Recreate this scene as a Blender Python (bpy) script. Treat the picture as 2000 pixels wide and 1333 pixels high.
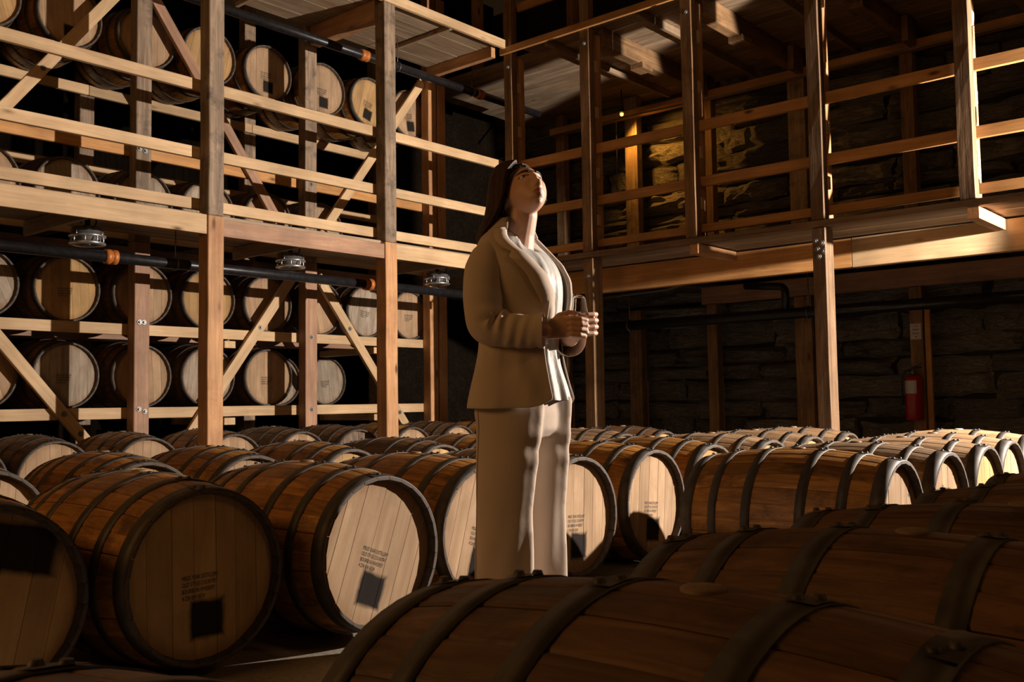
import bpy, bmesh, math, random
import numpy as np
from mathutils import Vector, Matrix, noise

random.seed(7)
S = bpy.context.scene
C = S.collection
for o in list(bpy.data.objects):
    bpy.data.objects.remove(o)

# ------------------------------------------------------------------ camera
YAW, PITCH, ROLL = math.radians(40.793), math.radians(3.597), math.radians(-0.8385)
fw = Vector((math.cos(YAW)*math.cos(PITCH), math.sin(YAW)*math.cos(PITCH), math.sin(PITCH)))
rt = Vector((math.sin(YAW), -math.cos(YAW), 0))
up = rt.cross(fw)
R2 = rt*math.cos(ROLL) + up*math.sin(ROLL)
U2 = -rt*math.sin(ROLL) + up*math.cos(ROLL)
cam = bpy.data.cameras.new('camera')
cam.sensor_width = 36.0
cam.lens = 36.0*1909.535/2000.0
cam.clip_start = 0.05
cam_o = bpy.data.objects.new('camera', cam)
C.objects.link(cam_o)
cam_o.matrix_world = Matrix(((R2.x, U2.x, -fw.x, 0), (R2.y, U2.y, -fw.y, 0), (R2.z, U2.z, -fw.z, 0.86), (0, 0, 0, 1)))
S.camera = cam_o
cam.dof.use_dof = True
cam.dof.focus_distance = 3.65
cam.dof.aperture_fstop = 15.0

# ------------------------------------------------------------------ world, lamps, exposure
W = bpy.data.worlds.new('warehouse_air'); S.world = W
W.use_nodes = True
W.node_tree.nodes['Background'].inputs[0].default_value = (1.0, 0.52, 0.22, 1)
W.node_tree.nodes['Background'].inputs[1].default_value = 0.012

def lamp(name, kind, loc, energy, color, **kw):
    d = bpy.data.lights.new(name, kind); d.energy = energy; d.color = color
    for k, v in kw.items(): setattr(d, k, v)
    o = bpy.data.objects.new(name, d); C.objects.link(o); o.location = loc
    return o
def aim(o, target):
    o.rotation_euler = (Vector(target) - o.location).to_track_quat('-Z', 'Y').to_euler()

KEY = lamp('key_lamp', 'SPOT', (7.79, -0.45, 2.30), 3500, (1.0, 0.85, 0.71), spot_size=math.radians(88), spot_blend=0.06, shadow_soft_size=0.035)
aim(KEY, (7.79+math.cos(math.radians(117)), -0.45+math.sin(math.radians(117)), 2.30))
FILL = lamp('warm_fill', 'POINT', (-1.6, 3.4, 2.5), 125, (1.0, 0.49, 0.15), shadow_soft_size=0.7)  # added warm fill out of frame, lifts the shaded left sides
FILL3 = lamp('front_warm_fill', 'POINT', (4.0, -2.4, 4.2), 62, (1.0, 0.50, 0.16), shadow_soft_size=0.6)  # added fill for the right gallery faces, no real fitting
FILL2 = lamp('high_warm_fill', 'POINT', (1.5, 3.2, 5.6), 32, (1.0, 0.47, 0.15), shadow_soft_size=0.5)  # added fill from above for the barrel tops, no real fitting

vs = S.view_settings
vs.view_transform = 'Standard'; vs.look = 'None'; vs.gamma = 1.0; vs.use_curve_mapping = False
vs.exposure = 0.0

# ------------------------------------------------------------------ helpers
def tag(o, label=None, cat=None, group=None, kind=None):
    if label: o['label'] = label
    if cat: o['category'] = cat
    if group: o['group'] = group
    if kind: o['kind'] = kind
    return o
def empty(name, loc=(0, 0, 0), rz=0.0):
    o = bpy.data.objects.new(name, None); C.objects.link(o)
    o.location = loc; o.rotation_euler = (0, 0, rz); o.empty_display_size = 0.1
    return o
def link(name, me, parent=None, mat=None):
    o = bpy.data.objects.new(name, me); C.objects.link(o)
    if parent: o.parent = parent
    if mat and not me.materials: me.materials.append(mat)
    return o
def wm(o):
    m = Matrix.LocRotScale(o.location, o.rotation_euler, o.scale)
    return wm(o.parent) @ m if o.parent else m
def put(o, m):
    o.matrix_basis = (wm(o.parent).inverted() @ m) if o.parent else m
def mesh(name, v, f, mat=None, smooth=False):
    me = bpy.data.meshes.new(name); me.from_pydata([tuple(p) for p in v], [], f); me.update()
    if mat: me.materials.append(mat)
    if smooth: me.polygons.foreach_set('use_smooth', [True]*len(me.polygons))
    return me
def from_bm(name, bm, mat=None, smooth=False):
    me = bpy.data.meshes.new(name); bm.to_mesh(me); bm.free()
    if mat: me.materials.append(mat)
    if smooth: me.polygons.foreach_set('use_smooth', [True]*len(me.polygons))
    return me
def box_mesh(name, sx, sy, sz, mat, bevel=0.004, wob=0.0, seed=0):
    """a sawn timber with its length on local X, centred on the origin"""
    bm = bmesh.new(); bmesh.ops.create_cube(bm, size=1.0)
    for v in bm.verts: v.co = Vector((v.co.x*sx, v.co.y*sy, v.co.z*sz))
    if wob > 0:
        n = max(2, int(sx/0.25))
        ed = [e for e in bm.edges if abs(e.verts[0].co.x - e.verts[1].co.x) > sx*0.5]
        bmesh.ops.subdivide_edges(bm, edges=ed, cuts=n, use_grid_fill=True)
    if bevel > 0:
        ed = [e for e in bm.edges if e.calc_length() > 0 and len(e.link_faces) == 2 and e.calc_face_angle(0) > 1.0]
        bmesh.ops.bevel(bm, geom=ed, offset=min(bevel, sy*0.3, sz*0.3), segments=1, affect='EDGES')
    if wob > 0:
        for v in bm.verts:
            d = noise.noise_vector(Vector((v.co.x*2.2+seed*3.1, seed*1.7 + (1 if v.co.y > 0 else 0)*0.3, (1 if v.co.z > 0 else 0)*0.4)))
            v.co += Vector((0, d.y, d.z))*wob
    return from_bm(name, bm, mat)
_ts = [0]
def timber(name, a, b, w, h, mat, parent=None, upv=(0, 0, 1), bevel=0.004, wob=0.0):
    """box from a to b; w across, h along upv"""
    a, b = Vector(a), Vector(b); d = b - a; L = d.length; x = d.normalized()
    u = Vector(upv)
    if abs(x.dot(u)) > 0.98: u = Vector((0, 1, 0))
    y = u.cross(x).normalized(); z = x.cross(y)
    _ts[0] += 1
    me = box_mesh(name, L, w, h, mat, bevel, wob, _ts[0])
    o = link(name, me, parent)
    m = Matrix((x, y, z)).transposed().to_4x4(); m.translation = (a + b)/2
    put(o, m)
    return o
def slab(name, x0, x1, y0, y1, z0, z1, mat, parent=None, bevel=0.004, wob=0.0):
    """axis-aligned timber; its grain runs along its longest side"""
    dx, dy, dz = x1-x0, y1-y0, z1-z0; cx, cy, cz = (x0+x1)/2, (y0+y1)/2, (z0+z1)/2
    if dx >= dy and dx >= dz: return timber(name, (x0, cy, cz), (x1, cy, cz), dy, dz, mat, parent, (0, 0, 1), bevel, wob)
    if dy >= dz: return timber(name, (cx, y0, cz), (cx, y1, cz), dx, dz, mat, parent, (0, 0, 1), bevel, wob)
    return timber(name, (cx, cy, z0), (cx, cy, z1), dx, dy, mat, parent, (0, 1, 0), bevel, wob)
def tube_mesh(name, pts, r, mat, n=10, radii=None, caps=True):
    pts = [Vector(p) for p in pts]; V = []; F = []
    t0 = (pts[1]-pts[0]).normalized()
    u = t0.orthogonal().normalized()
    for i, p in enumerate(pts):
        t = (pts[min(i+1, len(pts)-1)] - pts[max(i-1, 0)]).normalized()
        u = (u - t*u.dot(t)).normalized(); w = t.cross(u)
        rr = radii[i] if radii else r
        for k in range(n):
            a = 2*math.pi*k/n; V.append(p + (u*math.cos(a) + w*math.sin(a))*rr)
    for i in range(len(pts)-1):
        for k in range(n):
            F.append((i*n+k, i*n+(k+1) % n, (i+1)*n+(k+1) % n, (i+1)*n+k))
    if caps:
        F.append(tuple(range(n-1, -1, -1))); F.append(tuple(range((len(pts)-1)*n, len(pts)*n)))
    return mesh(name, V, F, mat, True)
def lathe_mesh(name, prof, mat, n=32, axis='Z', smooth=True):
    V = []; F = []
    for (r, z) in prof:
        for k in range(n):
            a = 2*math.pi*k/n
            c, s = r*math.cos(a), r*math.sin(a)
            V.append((c, s, z) if axis == 'Z' else (z, c, s))
    for i in range(len(prof)-1):
        for k in range(n):
            F.append((i*n+k, i*n+(k+1) % n, (i+1)*n+(k+1) % n, (i+1)*n+k))
    me = mesh(name, V, F, mat, smooth)
    return me

# ------------------------------------------------------------------ materials
def new_mat(name):
    m = bpy.data.materials.new(name); m.use_nodes = True
    nt = m.node_tree; return m, nt, nt.nodes['Principled BSDF']
def N(nt, typ, **kw):
    n = nt.nodes.new(typ)
    for k, v in kw.items(): setattr(n, k, v)
    return n
def ramp(nt, stops):
    r = N(nt, 'ShaderNodeValToRGB'); e = r.color_ramp.elements
    while len(e) > 1: e.remove(e[-1])
    e[0].position, e[0].color = stops[0][0], (*stops[0][1], 1)
    for p, c in stops[1:]:
        k = e.new(p); k.color = (*c, 1)
    return r
def mathn(nt, op, a, b=None, clamp=False):
    n = N(nt, 'ShaderNodeMath', operation=op); n.use_clamp = clamp
    for i, x in enumerate((a, b)):
        if x is None: continue
        if isinstance(x, (int, float)): n.inputs[i].default_value = x
        else: nt.links.new(x, n.inputs[i])
    return n.outputs[0]
def mixc(nt, typ, fac, a, b):
    n = N(nt, 'ShaderNodeMix', data_type='RGBA', blend_type=typ); L = nt.links
    for s, x in ((0, fac), (6, a), (7, b)):
        if isinstance(x, (int, float)): n.inputs[s].default_value = x
        elif isinstance(x, tuple): n.inputs[s].default_value = (*x, 1)
        else: L.new(x, n.inputs[s])
    return n.outputs[2]
def coords(nt, axis, stretch, grain):
    """object coordinates shifted per object; long axis stretched"""
    L = nt.links
    tc = N(nt, 'ShaderNodeTexCoord'); oi = N(nt, 'ShaderNodeObjectInfo')
    wn = N(nt, 'ShaderNodeTexWhiteNoise', noise_dimensions='1D'); L.new(oi.outputs['Random'], wn.inputs['W'])
    sc = N(nt, 'ShaderNodeVectorMath', operation='SCALE'); L.new(wn.outputs['Color'], sc.inputs[0]); sc.inputs['Scale'].default_value = 37.0
    ad = N(nt, 'ShaderNodeVectorMath', operation='ADD'); L.new(tc.outputs['Object'], ad.inputs[0]); L.new(sc.outputs[0], ad.inputs[1])
    ml = N(nt, 'ShaderNodeVectorMath', operation='MULTIPLY'); L.new(ad.outputs[0], ml.inputs[0])
    s = [grain]*3; s['XYZ'.index(axis)] = stretch; ml.inputs[1].default_value = s
    return tc, oi, ad.outputs[0], ml.outputs[0]
def wood(name, dark, light, axis='X', stretch=1.6, grain=26.0, rough=0.62, knots=0.0, saw=0.0, stain=None, stain_amt=0.0, vary=0.25, bump=0.25, spec=0.3, stain_scale=2.0):
    m, nt, B = new_mat(name); L = nt.links
    tc, oi, raw, gv = coords(nt, axis, stretch, grain)
    n1 = N(nt, 'ShaderNodeTexNoise'); L.new(gv, n1.inputs['Vector']); n1.inputs['Scale'].default_value = 1.0
    n1.inputs['Detail'].default_value = 7; n1.inputs['Roughness'].default_value = 0.62; n1.inputs['Distortion'].default_value = 0.9
    rp = ramp(nt, [(0.30, dark), (0.52, tuple((a+b)/2 for a, b in zip(dark, light))), (0.70, light)]); L.new(n1.outputs['Fac'], rp.inputs[0])
    col = rp.outputs[0]
    # broad tone change along the board
    n2 = N(nt, 'ShaderNodeTexNoise'); L.new(raw, n2.inputs['Vector']); n2.inputs['Scale'].default_value = 2.6; n2.inputs['Detail'].default_value = 3
    r2 = ramp(nt, [(0.3, (0.72,)*3), (0.7, (1.12,)*3)]); L.new(n2.outputs['Fac'], r2.inputs[0])
    col = mixc(nt, 'MULTIPLY', 0.85, col, r2.outputs[0])
    hgt = n1.outputs['Fac']
    if knots > 0:
        kv = N(nt, 'ShaderNodeVectorMath', operation='MULTIPLY'); L.new(raw, kv.inputs[0])
        s = [9.0]*3; s['XYZ'.index(axis)] = 3.2; kv.inputs[1].default_value = s
        vo = N(nt, 'ShaderNodeTexVoronoi'); L.new(kv.outputs[0], vo.inputs['Vector']); vo.inputs['Scale'].default_value = 1.0
        rk = ramp(nt, [(0.08, (1, 1, 1)), (0.16, (0.35,)*3), (0.24, (0, 0, 0))]); L.new(vo.outputs['Distance'], rk.inputs[0])
        sp = N(nt, 'ShaderNodeSeparateColor'); L.new(vo.outputs['Color'], sp.inputs[0])
        on = mathn(nt, 'LESS_THAN', sp.outputs[0], knots)
        f = mathn(nt, 'MULTIPLY', rk.outputs[0], on)
        col = mixc(nt, 'MIX', f, col, (0.10, 0.04, 0.015))
    if saw > 0:
        wv = N(nt, 'ShaderNodeTexWave', wave_type='BANDS', bands_direction=axis); L.new(raw, wv.inputs['Vector'])
        wv.inputs['Scale'].default_value = 34; wv.inputs['Distortion'].default_value = 3.5; wv.inputs['Detail'].default_value = 2; wv.inputs['Detail Scale'].default_value = 0.5
        rs = ramp(nt, [(0.25, (1-saw,)*3), (0.6, (1, 1, 1))]); L.new(wv.outputs['Fac'], rs.inputs[0])
        col = mixc(nt, 'MULTIPLY', 1.0, col, rs.outputs[0])
    if stain is not None:
        n3 = N(nt, 'ShaderNodeTexNoise'); L.new(raw, n3.inputs['Vector']); n3.inputs['Scale'].default_value = stain_scale; n3.inputs['Detail'].default_value = 6; n3.inputs['Roughness'].default_value = 0.7
        r3 = ramp(nt, [(0.50, (0,)*3), (0.68, (1,)*3)]); L.new(n3.outputs['Fac'], r3.inputs[0])
        col = mixc(nt, 'MIX', mathn(nt, 'MULTIPLY', r3.outputs[0], stain_amt), col, stain)
    mr = N(nt, 'ShaderNodeMapRange'); L.new(oi.outputs['Random'], mr.inputs[0]); mr.inputs[3].default_value = 1-vary; mr.inputs[4].default_value = 1+vary*0.6
    hs = N(nt, 'ShaderNodeHueSaturation'); L.new(col, hs.inputs['Color']); L.new(mr.outputs[0], hs.inputs['Value'])
    L.new(hs.outputs[0], B.inputs['Base Color'])
    B.inputs['Roughness'].default_value = rough; B.inputs['Specular IOR Level'].default_value = spec
    if bump > 0:
        bp = N(nt, 'ShaderNodeBump'); bp.inputs['Strength'].default_value = bump; bp.inputs['Distance'].default_value = 0.004
        L.new(hgt, bp.inputs['Height']); L.new(bp.outputs[0], B.inputs['Normal'])
    return m, nt, B, hs, raw
M = {}
M['pine'] = wood('new_pine', (0.50, 0.33, 0.175), (0.68, 0.49, 0.295), knots=0.16, vary=0.14, bump=0.12)[0]
M['pine_amber'] = wood('amber_pine', (0.40, 0.19, 0.06), (0.62, 0.33, 0.13), knots=0.14, vary=0.15, bump=0.12)[0]
M['red_pine'] = wood('reddish_pine', (0.30, 0.16, 0.10), (0.50, 0.31, 0.20), knots=0.08, vary=0.12, bump=0.15, stain=(0.18, 0.12, 0.09), stain_amt=0.5)[0]
M['post_new'] = wood('warm_post', (0.40, 0.20, 0.09), (0.62, 0.36, 0.18), knots=0.18, vary=0.16, bump=0.2, stain=(0.22, 0.09, 0.04), stain_amt=0.5)[0]
M['post_old'] = wood('weathered_post', (0.16, 0.11, 0.075), (0.42, 0.31, 0.215), knots=0.05, vary=0.16, bump=0.5, stain=(0.07, 0.055, 0.045), stain_amt=0.85, stain_scale=5.0)[0]
M['post_saw'] = wood('rough_sawn_post', (0.13, 0.075, 0.042), (0.31, 0.20, 0.12), saw=0.45, vary=0.14, bump=0.6, stain=(0.08, 0.05, 0.035), stain_amt=0.6)[0]
M['post_dark'] = wood('brown_post', (0.15, 0.085, 0.04), (0.36, 0.215, 0.11), knots=0.08, vary=0.15, bump=0.35, stain=(0.07, 0.04, 0.02), stain_amt=0.6, stain_scale=4.0)[0]
M['deck'] = wood('deck_board', (0.20, 0.145, 0.095), (0.44, 0.335, 0.23), stretch=1.1, grain=15, knots=0.10, vary=0.2, bump=0.2, stain=(0.23, 0.11, 0.045), stain_amt=0.45)[0]
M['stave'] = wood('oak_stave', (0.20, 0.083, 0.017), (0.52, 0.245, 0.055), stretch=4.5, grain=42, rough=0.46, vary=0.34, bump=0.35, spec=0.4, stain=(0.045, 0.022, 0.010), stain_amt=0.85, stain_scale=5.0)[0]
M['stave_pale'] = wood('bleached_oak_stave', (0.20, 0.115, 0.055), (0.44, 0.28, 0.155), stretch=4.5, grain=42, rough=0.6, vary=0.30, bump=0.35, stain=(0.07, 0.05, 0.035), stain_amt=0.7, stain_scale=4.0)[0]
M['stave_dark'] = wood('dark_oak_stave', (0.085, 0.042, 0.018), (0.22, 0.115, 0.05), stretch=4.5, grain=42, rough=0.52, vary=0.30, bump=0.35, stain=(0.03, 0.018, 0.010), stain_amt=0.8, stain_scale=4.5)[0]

def head_wood(name, patch=None, dark=(0.35, 0.235, 0.145), light=(0.49, 0.345, 0.225), stain_amt=0.35):
    m, nt, B, hs, raw = wood(name, dark, light, axis='Z', stretch=2.2, grain=20, rough=0.8, vary=0.12, bump=0.10, spec=0.05, stain=(0.26, 0.17, 0.11), stain_amt=stain_amt, stain_scale=6.0)
    L = nt.links
    tc = [n for n in nt.nodes if n.type == 'TEX_COORD'][0]
    sx = N(nt, 'ShaderNodeSeparateXYZ'); L.new(tc.outputs['Object'], sx.inputs[0])
    col = hs.outputs[0]
    # grime ring near the chime
    rr = mathn(nt, 'SQRT', mathn(nt, 'ADD', mathn(nt, 'POWER', sx.outputs[1], 2.0), mathn(nt, 'POWER', sx.outputs[2], 2.0)))
    nn = N(nt, 'ShaderNodeTexNoise'); L.new(tc.outputs['Object'], nn.inputs['Vector']); nn.inputs['Scale'].default_value = 9; nn.inputs['Detail'].default_value = 4
    rj = mathn(nt, 'ADD', rr, mathn(nt, 'MULTIPLY', mathn(nt, 'SUBTRACT', nn.outputs['Fac'], 0.5), 0.06))
    rg = ramp(nt, [(0.215, (0,)*3), (0.262, (1,)*3)]); L.new(rj, rg.inputs[0])
    col = mixc(nt, 'MIX', mathn(nt, 'MULTIPLY', rg.outputs[0], 0.45), col, (0.20, 0.10, 0.045))
    if patch:
        cy, cz, hy, hz = patch
        n4 = N(nt, 'ShaderNodeTexNoise'); L.new(tc.outputs['Object'], n4.inputs['Vector']); n4.inputs['Scale'].default_value = 14; n4.inputs['Detail'].default_value = 4
        ny = mathn(nt, 'MULTIPLY', mathn(nt, 'SUBTRACT', n4.outputs['Fac'], 0.5), 0.022)
        ay = mathn(nt, 'DIVIDE', mathn(nt, 'ABSOLUTE', mathn(nt, 'ADD', mathn(nt, 'SUBTRACT', sx.outputs[1], cy), ny)), hy)
        az = mathn(nt, 'DIVIDE', mathn(nt, 'ABSOLUTE', mathn(nt, 'ADD', mathn(nt, 'SUBTRACT', sx.outputs[2], cz), ny)), hz)
        mx = mathn(nt, 'MAXIMUM', ay, az)
        rp = ramp(nt, [(0.76, (1,)*3), (1.0, (0.0,)*3)]); L.new(mathn(nt, 'MULTIPLY', mx, 0.9), rp.inputs[0])
        col = mixc(nt, 'MIX', mathn(nt, 'MULTIPLY', rp.outputs[0], 0.97), col, (0.012, 0.011, 0.012))
    L.new(col, B.inputs['Base Color'])
    return m
PATCH = (0.012, -0.135, 0.062, 0.062)
M['head'] = head_wood('barrel_head')
M['head_marked'] = head_wood('barrel_head_with_black_patch', PATCH)
M['head_amber'] = head_wood('amber_barrel_head', None, (0.40, 0.25, 0.11), (0.53, 0.35, 0.17))
M['head_amber_marked'] = head_wood('amber_barrel_head_with_black_patch', PATCH, (0.40, 0.25, 0.11), (0.53, 0.35, 0.17))
M['head_big_patch'] = head_wood('amber_head_with_large_black_patch', (0.06, 0.165, 0.115, 0.072), (0.40, 0.25, 0.11), (0.53, 0.35, 0.17))
M['head_grey'] = head_wood('greyed_barrel_head', None, (0.24, 0.19, 0.145), (0.47, 0.40, 0.32), 0.55)
M['head_black'] = head_wood('blackened_barrel_head', None, (0.05, 0.05, 0.055), (0.34, 0.25, 0.18), 0.5)

def plain(name, col, rough=0.5, metal=0.0, noise_amt=0.0, scale=20, bump=0.0, spec=0.5):
    m, nt, B = new_mat(name); L = nt.links
    B.inputs['Base Color'].default_value = (*col, 1); B.inputs['Roughness'].default_value = rough; B.inputs['Metallic'].default_value = metal
    B.inputs['Specular IOR Level'].default_value = spec
    tc = N(nt, 'ShaderNodeTexCoord'); n = N(nt, 'ShaderNodeTexNoise'); L.new(tc.outputs['Object'], n.inputs['Vector'])
    n.inputs['Scale'].default_value = scale; n.inputs['Detail'].default_value = 5
    if noise_amt > 0:
        r = ramp(nt, [(0.3, tuple(c*(1-noise_amt) for c in col)), (0.7, tuple(min(1, c*(1+noise_amt)) for c in col))]); L.new(n.outputs['Fac'], r.inputs[0])
        L.new(r.outputs[0], B.inputs['Base Color'])
    if bump > 0:
        b = N(nt, 'ShaderNodeBump'); b.inputs['Strength'].default_value = bump; b.inputs['Distance'].default_value = 0.003
        L.new(n.outputs['Fac'], b.inputs['Height']); L.new(b.outputs[0], B.inputs['Normal'])
    return m
M['hoop'] = plain('galvanised_hoop', (0.060, 0.050, 0.043), 0.58, 0.35, 0.45, 14, 0.15)
M['chime'] = plain('grimy_stave_end', (0.075, 0.058, 0.046), 0.75, 0, 0.5, 35)
M['rivet'] = plain('hoop_rivet', (0.08, 0.065, 0.055), 0.5, 0.7)
M['bung'] = plain('wooden_bung', (0.20, 0.13, 0.075), 0.7, 0, 0.2, 40)
M['bung_white'] = plain('pale_bung', (0.62, 0.55, 0.44), 0.7)
M['ink'] = plain('black_stencil_ink', (0.03, 0.027, 0.025), 0.8)
M['blue_ink'] = plain('dark_blue_marker_ink', (0.02, 0.022, 0.06), 0.7)
M['pipe'] = plain('black_steel_pipe', (0.028, 0.028, 0.032), 0.34, 0.55, 0.3, 25)
M['coupling'] = plain('orange_painted_coupling', (0.42, 0.13, 0.025), 0.5, 0.1, 0.25, 40)
M['silver'] = plain('cast_aluminium', (0.55, 0.56, 0.58), 0.33, 0.85, 0.15, 30)
M['steel'] = plain('zinc_bolt', (0.20, 0.20, 0.20), 0.5, 0.8)
M['cable'] = plain('black_cable', (0.015, 0.014, 0.014), 0.5)
M['conduit'] = plain('grey_conduit', (0.16, 0.155, 0.15), 0.45, 0.4)
M['red'] = plain('red_enamel', (0.34, 0.012, 0.012), 0.3)
M['paper'] = plain('white_paper', (0.55, 0.52, 0.48), 0.85, 0, 0.08, 20)
M['label'] = plain('silver_label', (0.45, 0.47, 0.50), 0.45, 0.2)
M['black'] = plain('black_rubber', (0.014, 0.013, 0.013), 0.55)
# ------------------------------------------------------------------ the shell
def concrete():
    m, nt, B = new_mat('worn_concrete'); L = nt.links
    tc = N(nt, 'ShaderNodeTexCoord')
    n1 = N(nt, 'ShaderNodeTexNoise'); L.new(tc.outputs['Object'], n1.inputs['Vector']); n1.inputs['Scale'].default_value = 1.4; n1.inputs['Detail'].default_value = 8; n1.inputs['Roughness'].default_value = 0.65
    r1 = ramp(nt, [(0.3, (0.20, 0.165, 0.13)), (0.7, (0.38, 0.33, 0.27))]); L.new(n1.outputs['Fac'], r1.inputs[0])
    n2 = N(nt, 'ShaderNodeTexNoise'); L.new(tc.outputs['Object'], n2.inputs['Vector']); n2.inputs['Scale'].default_value = 60; n2.inputs['Detail'].default_value = 3
    r2 = ramp(nt, [(0.35, (0.75,)*3), (0.65, (1.08,)*3)]); L.new(n2.outputs['Fac'], r2.inputs[0])
    L.new(mixc(nt, 'MULTIPLY', 1.0, r1.outputs[0], r2.outputs[0]), B.inputs['Base Color'])
    B.inputs['Roughness'].default_value = 0.7
    b = N(nt, 'ShaderNodeBump'); b.inputs['Strength'].default_value = 0.3; b.inputs['Distance'].default_value = 0.004; L.new(n2.outputs['Fac'], b.inputs['Height']); L.new(b.outputs[0], B.inputs['Normal'])
    return m
def stone_mat():
    m, nt, B = new_mat('ledge_limestone'); L = nt.links
    tc, oi, raw, gv = coords(nt, 'Y', 5.0, 17.0)
    n1 = N(nt, 'ShaderNodeTexNoise'); L.new(gv, n1.inputs['Vector']); n1.inputs['Scale'].default_value = 1.0; n1.inputs['Detail'].default_value = 9; n1.inputs['Roughness'].default_value = 0.68; n1.inputs['Distortion'].default_value = 0.5
    r1 = ramp(nt, [(0.30, (0.05, 0.048, 0.046)), (0.5, (0.24, 0.23, 0.215)), (0.70, (0.46, 0.45, 0.43))]); L.new(n1.outputs['Fac'], r1.inputs[0])
    mr = N(nt, 'ShaderNodeMapRange'); L.new(oi.outputs['Random'], mr.inputs[0]); mr.inputs[3].default_value = 0.55; mr.inputs[4].default_value = 1.15
    hs = N(nt, 'ShaderNodeHueSaturation'); L.new(r1.outputs[0], hs.inputs['Color']); L.new(mr.outputs[0], hs.inputs['Value'])
    L.new(hs.outputs[0], B.inputs['Base Color']); B.inputs['Roughness'].default_value = 0.9
    b = N(nt, 'ShaderNodeBump'); b.inputs['Strength'].default_value = 1.0; b.inputs['Distance'].default_value = 0.05; L.new(n1.outputs['Fac'], b.inputs['Height']); L.new(b.outputs[0], B.inputs['Normal'])
    return m
M['concrete'] = concrete(); M['stone'] = stone_mat()
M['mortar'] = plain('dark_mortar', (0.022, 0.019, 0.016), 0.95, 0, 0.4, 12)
M['boards_shade'] = wood('shade_black_boards', (0.006, 0.0045, 0.003), (0.014, 0.010, 0.007), axis='Z', vary=0.3, spec=0.0)[0]  # near black: the shade of the unlit depth is put into this colour

fl = link('floor', mesh('floor', [(-6, -6, 0), (11, -6, 0), (11, 12, 0), (-6, 12, 0)], [(0, 1, 2, 3)], M['concrete'])); tag(fl, kind='structure')
# stone wall on the right: backing with separate ledge stones proud of it
XW = 10.62
wall = link('wall_right', mesh('wall_right', [(XW, -1, 0), (XW, 12, 0), (XW, 12, 6.6), (XW, -1, 6.6), (XW+.3, -1, 0), (XW+.3, 12, 0), (XW+.3, 12, 6.6), (XW+.3, -1, 6.6)],
       [(0, 3, 2, 1), (4, 5, 6, 7), (3, 7, 6, 2), (0, 1, 5, 4), (0, 4, 7, 3), (1, 2, 6, 5)], M['mortar'])); tag(wall, kind='structure')
def stone_mesh(seed):
    bm = bmesh.new(); nx, nz = 12, 6; rr = random.Random(seed)
    g = {}
    for i in range(nx+1):
        for k in range(nz+1):
            y = -0.5 + i/nx; z = -0.5 + k/nz
            e = min(i, nx-i)/nx*2; e2 = min(k, nz-k)/nz*2
            d = -0.10 if (e == 0 or e2 == 0) else 0.0
            q = noise.noise_vector(Vector((y*3+seed*7.3, z*2.2, seed)))
            yy = y + q.x*0.05; zz = z + q.y*0.16
            q2 = noise.noise_vector(Vector((y*9+seed*3.3, z*5.0, seed+9)))
            x = -(0.55 + q.z*0.40 + q2.z*0.28 + d*3.2)
            g[i, k] = bm.verts.new((x, yy*0.985, zz*0.96))
    for i in range(nx):
        for k in range(nz):
            bm.faces.new((g[i, k], g[i, k+1], g[i+1, k+1], g[i+1, k]))
    ring = [g[i, 0] for i in range(nx+1)] + [g[nx, k] for k in range(1, nz+1)] + [g[i, nz] for i in range(nx-1, -1, -1)] + [g[0, k] for k in range(nz-1, 0, -1)]
    back = [bm.verts.new((0.1, v.co.y, v.co.z)) for v in ring]
    for i in range(len(ring)):
        j = (i+1) % len(ring); bm.faces.new((ring[i], ring[j], back[j], back[i]))
    return from_bm('stone', bm, M['stone'])
smesh = [stone_mesh(k+1) for k in range(14)]
rs = random.Random(3)
z = 0.0
while z < 5.5:
    h = rs.uniform(0.10, 0.27); y = 1.35 + rs.uniform(-.3, .1)
    while y < 9.0:
        w = rs.uniform(0.40, 1.7)
        o = link('stone', rs.choice(smesh), wall); o.location = (XW, y+w/2, z+h/2+rs.uniform(-.02, .02)); o.scale = (rs.uniform(0.05, 0.30), w, h*rs.uniform(0.98, 1.12))
        y += w + 0.012
    z += h + 0.012
bk = slab('wall_back', -3, XW, 12.0, 12.2, 0, 6.6, M['boards_shade'], None, 0); tag(bk, kind='structure')

bk2 = slab('corner_dark_screen', 8.12, 10.40, 9.24, 9.32, 0, 6.6, M['boards_shade'], None, 0); tag(bk2, kind='structure')  # added dark screen, covers key-lit stones and stands for the unlit void
# ------------------------------------------------------------------ bolts
bm = bmesh.new()
bmesh.ops.create_cone(bm, cap_ends=True, segments=16, radius1=0.024, radius2=0.022, depth=0.006)
for v in bm.verts: v.co.z += 0.003
r_ = bmesh.ops.create_cone(bm, cap_ends=True, segments=6, radius1=0.013, radius2=0.012, depth=0.016)
for v in r_['verts']: v.co.z += 0.013
BOLT = from_bm('bolt', bm, M['steel'])
def bolt(parent, p, normal):
    o = link('bolt', BOLT, parent)
    m = Vector(normal).to_track_quat('Z', 'Y').to_matrix().to_4x4(); m.translation = p
    put(o, m); return o

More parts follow.
